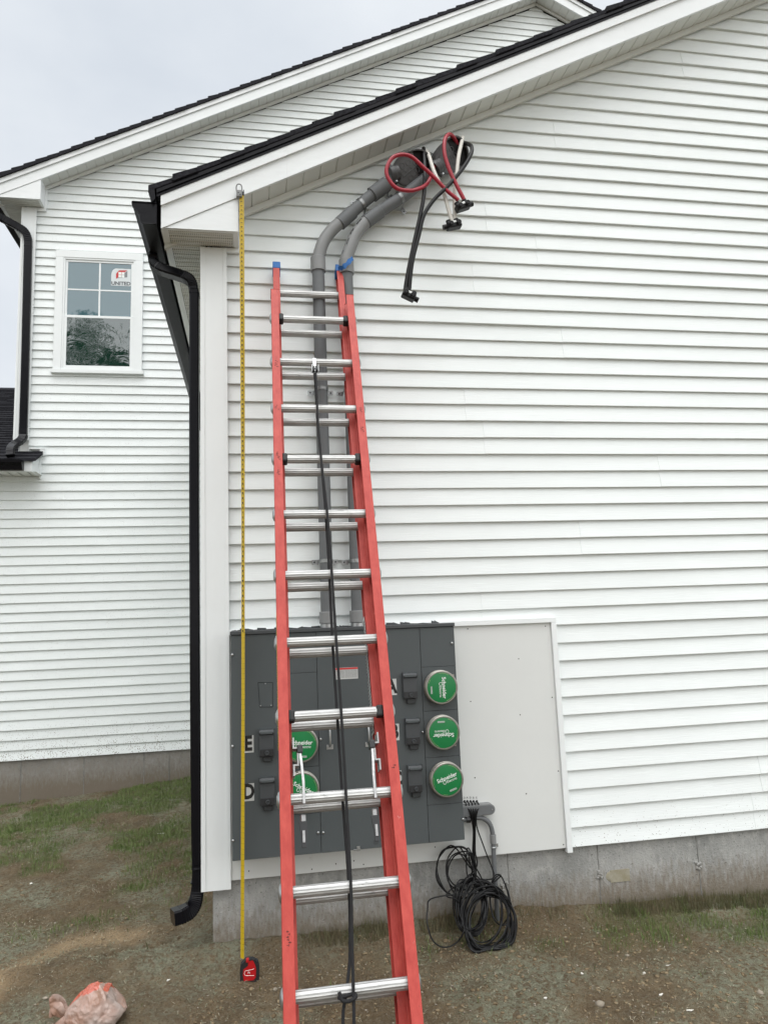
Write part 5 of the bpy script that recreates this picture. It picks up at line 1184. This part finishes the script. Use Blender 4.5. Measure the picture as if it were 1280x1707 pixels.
flap([B0 + Vector((-.100, 0, .010)), B0 + Vector((-.128, .003, .02)), B0 + Vector((-.145, .01, .034)), B0 + Vector((-.168, .02, .040)), B0 + Vector((-.186, .03, .036))], lambda t: .010 + .024 * math.sin(min(1, t * 1.1) * 2.2), 'knotted_ear')
flap([B0 + Vector((-.10, -.01, .0)), B0 + Vector((-.125, -.05, -.02)), B0 + Vector((-.145, -.08, -.03)), B0 + Vector((-.16, -.105, -.045))], lambda t: .014 + .034 * t, 'knotted_ear')

# ------------------------------------------------------------------ ground cover
def surf(x, y): return gz(x, y) + grelief(x, y)
def blades(name, n, xr_, yr_, dens, hgt, wid, lean, mat_, label, flat=False, seed=1):
    g = np.random.default_rng(seed); x = g.uniform(*xr_, n); y = g.uniform(*yr_, n); k = g.random(n) < dens(x, y)
    k &= ~((x > -.24) & (y > .0)) & (y < 4.36); x, y = x[k], y[k]; n = len(x); z = surf(x, y)
    a = g.uniform(0, 2 * np.pi, n); h = hgt * g.uniform(.45, 1.3, n); ln = lean * g.uniform(.2, 1.3, n)
    dx, dy = np.cos(a), np.sin(a); w_ = wid * g.uniform(.6, 1.4, n)
    b = g.uniform(0, 2 * np.pi, n); lx, ly = np.cos(b), np.sin(b)
    if flat:
        tilt = g.uniform(-.12, .4, n); hx, hz = h * np.cos(tilt), h * np.sin(tilt)
        p0 = np.stack([x - dx * w_ , y - dy * w_, z + .002], 1); p1 = np.stack([x + dx * w_, y + dy * w_, z + .002], 1)
        m0 = np.stack([x - dx * w_ - dy * hx * .5, y - dy * w_ + dx * hx * .5, z + .004 + hz * .6], 1); m1 = np.stack([x + dx * w_ - dy * hx * .5, y + dy * w_ + dx * hx * .5, z + .004 + hz * .6], 1)
        t = np.stack([x - dy * hx + dx * hx * .25, y + dx * hx + dy * hx * .25, z + .003 + hz], 1)
    else:
        p0 = np.stack([x - dx * w_, y - dy * w_, z - .003], 1); p1 = np.stack([x + dx * w_, y + dy * w_, z - .003], 1)
        mx_, my_ = x + lx * h * ln * .35, y + ly * h * ln * .35
        m0 = np.stack([mx_ - dx * w_ * .8, my_ - dy * w_ * .8, z + h * .55], 1); m1 = np.stack([mx_ + dx * w_ * .8, my_ + dy * w_ * .8, z + h * .55], 1)
        t = np.stack([x + lx * h * ln, y + ly * h * ln, z + h * (1 - .25 * ln)], 1)
    V = np.stack([p0, p1, m1, m0, t], 1).reshape(-1, 3); o = np.arange(n) * 5
    F = np.concatenate([np.stack([o, o + 1, o + 2], 1), np.stack([o, o + 2, o + 3], 1), np.stack([o + 3, o + 2, o + 4], 1)])
    me = bpy.data.meshes.new(name); np_mesh(me, V, F, smooth=False); me.materials.append(mat_)
    ob = bpy.data.objects.new(name, me); COL.objects.link(ob); ob['label'] = label; ob['category'] = 'ground cover'; ob['kind'] = 'stuff'; return ob
gmat = mat('young_grass', (.07, .12, .02), .6, col2=(.17, .21, .07), vscale=6)
smat = mat('dry_fibres', (.24, .21, .14), .9, col2=(.42, .38, .28), vscale=16)
gmat2 = mat('mulch_fibres', (.125, .14, .085), .9, col2=(.24, .25, .17), vscale=9)
blades('grass', 300000, (-3.6, 3.6), (-1.1, 4.36), lambda x, y: np.clip((green_mask(x, y) - .06) * 1.25 * np.clip((fbm(x, y, 16, 95, 3) - .32) * 4, 0, 1) + .012, 0, 1), .036, .0016, .55, gmat, 'sparse young green grass growing in patches along the foundations')
blades('straw', 70000, (-3.4, 3.4), (-1.2, 4.36), lambda x, y: .10 + .75 * np.clip((fbm(x, y, 4, 61) - .45) * 4, 0, 1), .020, .0010, 0, smat, 'dry pale fibres scattered over the brown soil', flat=True, seed=2)
blades('mulch', 230000, (-3.4, 3.4), (-1.2, 4.36), lambda x, y: np.clip((fbm(x, y, 1.9, 71) - .43) * 6, 0.03, 1) * np.clip((fbm(x, y, 24, 77, 3) - .42) * 8, .05, 1), .012, .0011, 0, gmat2, 'grey green hydroseed mulch lying over the soil', flat=True, seed=3)
blades('grass', 17000, (.2, 3.6), (-.075, -.002), lambda x, y: np.clip(.06 + .5 * np.clip((x - 1.6) / 1.0, 0, 1) + 1.6 * (fbm(x, y * 0, 4, 91) - .45), 0, 1), .052, .0012, .22, mat('stalk_grass', (.075, .085, .03), .7, col2=(.15, .12, .07), vscale=9), 'thin upright grass stalks along the foot of the near foundation', seed=8)
# stones
g = np.random.default_rng(9); V = []; F = []
ico = [(0, 0, 1), (.9, 0, .35), (.28, .85, .4), (-.72, .52, .35), (-.72, -.52, .4), (.28, -.85, .35), (.72, .52, -.4), (-.28, .85, -.4), (-.9, 0, -.4), (-.28, -.85, -.4), (.72, -.52, -.4), (0, 0, -1)]
icf = [(0, 1, 2), (0, 2, 3), (0, 3, 4), (0, 4, 5), (0, 5, 1), (1, 6, 2), (2, 7, 3), (3, 8, 4), (4, 9, 5), (5, 10, 1), (2, 6, 7), (3, 7, 8), (4, 8, 9), (5, 9, 10), (1, 10, 6), (11, 7, 6), (11, 8, 7), (11, 9, 8), (11, 10, 9), (11, 6, 10)]
for k in range(2600):
    x = g.uniform(-3, 3); y = g.uniform(-1.1, 3.6) if x < -.3 else g.uniform(-1.1, -.03)
    s_ = .0016 + .005 * g.random() ** 3 + (.016 * g.random() if k < 26 else 0); z = float(surf(x, y)); o = len(V); q = g.uniform(.6, 1.3, 3)
    for v_ in ico: V.append((x + v_[0] * s_ * q[0] * g.uniform(.8, 1.2), y + v_[1] * s_ * q[1], z + v_[2] * s_ * .6 * q[2] + s_ * .2))
    F += [tuple(o + i for i in f_) for f_ in icf]
me = bpy.data.meshes.new('pebbles'); np_mesh(me, np.array(V), np.array(F), smooth=False); me.materials.append(M['stone'])
ob = bpy.data.objects.new('pebbles', me); COL.objects.link(ob); ob['label'] = 'small grey and tan pebbles strewn over the soil'; ob['category'] = 'pebbles'; ob['kind'] = 'stuff'
V = []; F = []
for k in range(5200):
    x = g.uniform(-2.4, 2.6); y = g.uniform(-1.1, 2.6) if x < -.3 else g.uniform(-1.1, -.02)
    if vnoise(x, y, 2.2, 73) < .45: continue
    s_ = .003 + .010 * g.random() ** 2.5; z = float(surf(x, y)); o = len(V); q = g.uniform(.5, 1.4, 3)
    for v_ in ico: V.append((x + v_[0] * s_ * q[0] * g.uniform(.7, 1.3), y + v_[1] * s_ * q[1] * g.uniform(.7, 1.3), z + v_[2] * s_ * .55 * q[2]))
    F += [tuple(o + i for i in f_) for f_ in icf]
me = bpy.data.meshes.new('soil_clods'); np_mesh(me, np.array(V), np.array(F), smooth=False); me.materials.append(mat('soil_clod', (.12, .085, .05), .95, spec=.1, col2=(.24, .19, .12), vscale=14))
ob = bpy.data.objects.new('soil_clods', me); COL.objects.link(ob); ob['label'] = 'small brown clods of dry soil'; ob['category'] = 'soil clods'; ob['kind'] = 'stuff'
# pale scraps
scr = [((1.914, -0.555, -0.405), 1.2), ((1.766, -0.597, -0.405), 0.8), ((1.488, -0.53, -0.405), 0.7), ((1.238, -0.698, -0.405), 1.1), ((1.736, -0.795, -0.405), 1.1), ((-0.441, -0.091, -0.405), 0.7), ((1.78, -0.945, -0.405), 1.7), ((-1.659, 2.178, -0.405), 1.5), ((-1.539, 1.601, -0.405), 1.2), ((-0.811, 2.613, -0.405), 3.0), ((-2.089, 4.781, -0.405), 1.0)]
slab = ['pale scrap right of the coil, farthest from the camera in the right foreground', 'tiny pale scrap just left of the farthest right foreground scrap', 'tiny pale scrap on the soil just right of the wire bundle', 'pale scrap nearest the ladder in the right foreground', 'curled pale scrap in the middle of the right foreground', 'tiny pale scrap between the plastic bag and the tape measure', 'largest pale scrap, nearest the bottom right corner', 'pale scrap on thin grass, upper one of the pair at the left edge', 'pale scrap on thin grass, lower one of the pair at the left edge', 'long pale scrap on the grass left of the near downspout', 'tiny pale scrap beside the rear foundation']
def ray_ground(c):
    o = Vector((0, -4.061, 1.2763)); d = (Vector(c) - o)
    for t in np.linspace(.6, 2.6, 500):
        q = o + d * t
        if q.z < float(surf(q.x, q.y)): return q
    return Vector(c)
for k, (c, s_) in enumerate(scr):
    c = ray_ground(c); z = c.z; mb = MB(); r = random.Random(k); n_ = 7; pts = []
    for i in range(n_):
        a = 2 * math.pi * i / n_; q = r.uniform(.6, 1.2); pts.append((c[0] + .011 * s_ * q * math.cos(a + k), c[1] + .006 * q * math.sin(a + k), z + .004 + r.uniform(0, .006)))
    mb.prism(pts, (.001, 0, .003)); ob = mb.build('scrap', M['chip'], None)
    tag(ob, slab[k], 'scrap', 'pale scraps on the soil')

# ------------------------------------------------------------------ trees behind the viewer (mirrored in the panes)
def tree(x, y, h_, rad_, seed, label):
    g = np.random.default_rng(seed); t_ = thing('tree', label, 'tree', (x, y, -.9), 'leafy trees across from the house'); rr = random.Random(seed)
    mb = MB(); mb.tube([(x + .15 * math.sin(k * 1.3 + seed), y, -.9 + h_ * .82 * k / 8) for k in range(9)], lambda i: .30 * (1 - i / 9.5), 10)
    for k in range(10):
        a = rr.uniform(0, 6.28); z0 = -.9 + h_ * rr.uniform(.3, .7); l_ = rad_ * rr.uniform(.5, .9)
        mb.tube([(x, y, z0), (x + l_ * .5 * math.cos(a), y + l_ * .5 * math.sin(a), z0 + l_ * .35), (x + l_ * math.cos(a), y + l_ * math.sin(a), z0 + l_ * .55)], lambda i: .09 * (1 - i * .35), 6)
    mb.build('trunk', M['bark'], t_, smooth=True)
    n_c = 60; cs = []
    for k in range(n_c):
        a = g.uniform(0, 6.28); q = g.random() ** .5; zz = g.uniform(.28, 1.0); wr = rad_ * (1 - ((zz - .55) / .62) ** 2 * .9) ** .5 if abs(zz - .55) < .6 else .3
        cs.append((x + wr * q * math.cos(a), y + wr * q * math.sin(a), -.9 + h_ * zz, g.uniform(.5, 1.1)))
    n = 34000; ci = g.integers(0, n_c, n); C_ = np.array(cs)[ci]; d = g.normal(size=(n, 3)); d /= np.linalg.norm(d, axis=1)[:, None]; d *= (g.random(n) ** .4)[:, None] * C_[:, 3:4]
    P = C_[:, :3] + d; u = g.normal(size=(n, 3)); u /= np.linalg.norm(u, axis=1)[:, None]; v = np.cross(u, g.normal(size=(n, 3))); v /= np.linalg.norm(v, axis=1)[:, None]
    s_ = g.uniform(.05, .11, n)[:, None]; V = np.stack([P - u * s_, P + v * s_ * .5, P + u * s_, P - v * s_ * .5], 1).reshape(-1, 3); F = np.arange(4 * n).reshape(-1, 4)
    off = parent_origin(t_); V = V - np.array(off)
    me = bpy.data.meshes.new('crown'); np_mesh(me, V, F, smooth=False); me.materials.append(M['leaf']); o = bpy.data.objects.new('crown', me); COL.objects.link(o); o.parent = t_
labs = ['tallest leafy tree mirrored in the lower window pane', 'leafy tree left of the tallest one, mirrored in the window', 'shorter leafy tree right of the tallest, mirrored in the window', 'broad leafy tree farthest left across the yard']
for k, (x, y, h_, rd_) in enumerate(((-6.3, -19.5, 14.4, 3.1), (-10.5, -21, 15.2, 3.3), (-2.2, -20.5, 15.2, 3.6), (-15.5, -22, 14.5, 3.4))): tree(x, y, h_, rd_, 100 + k, labs[k])
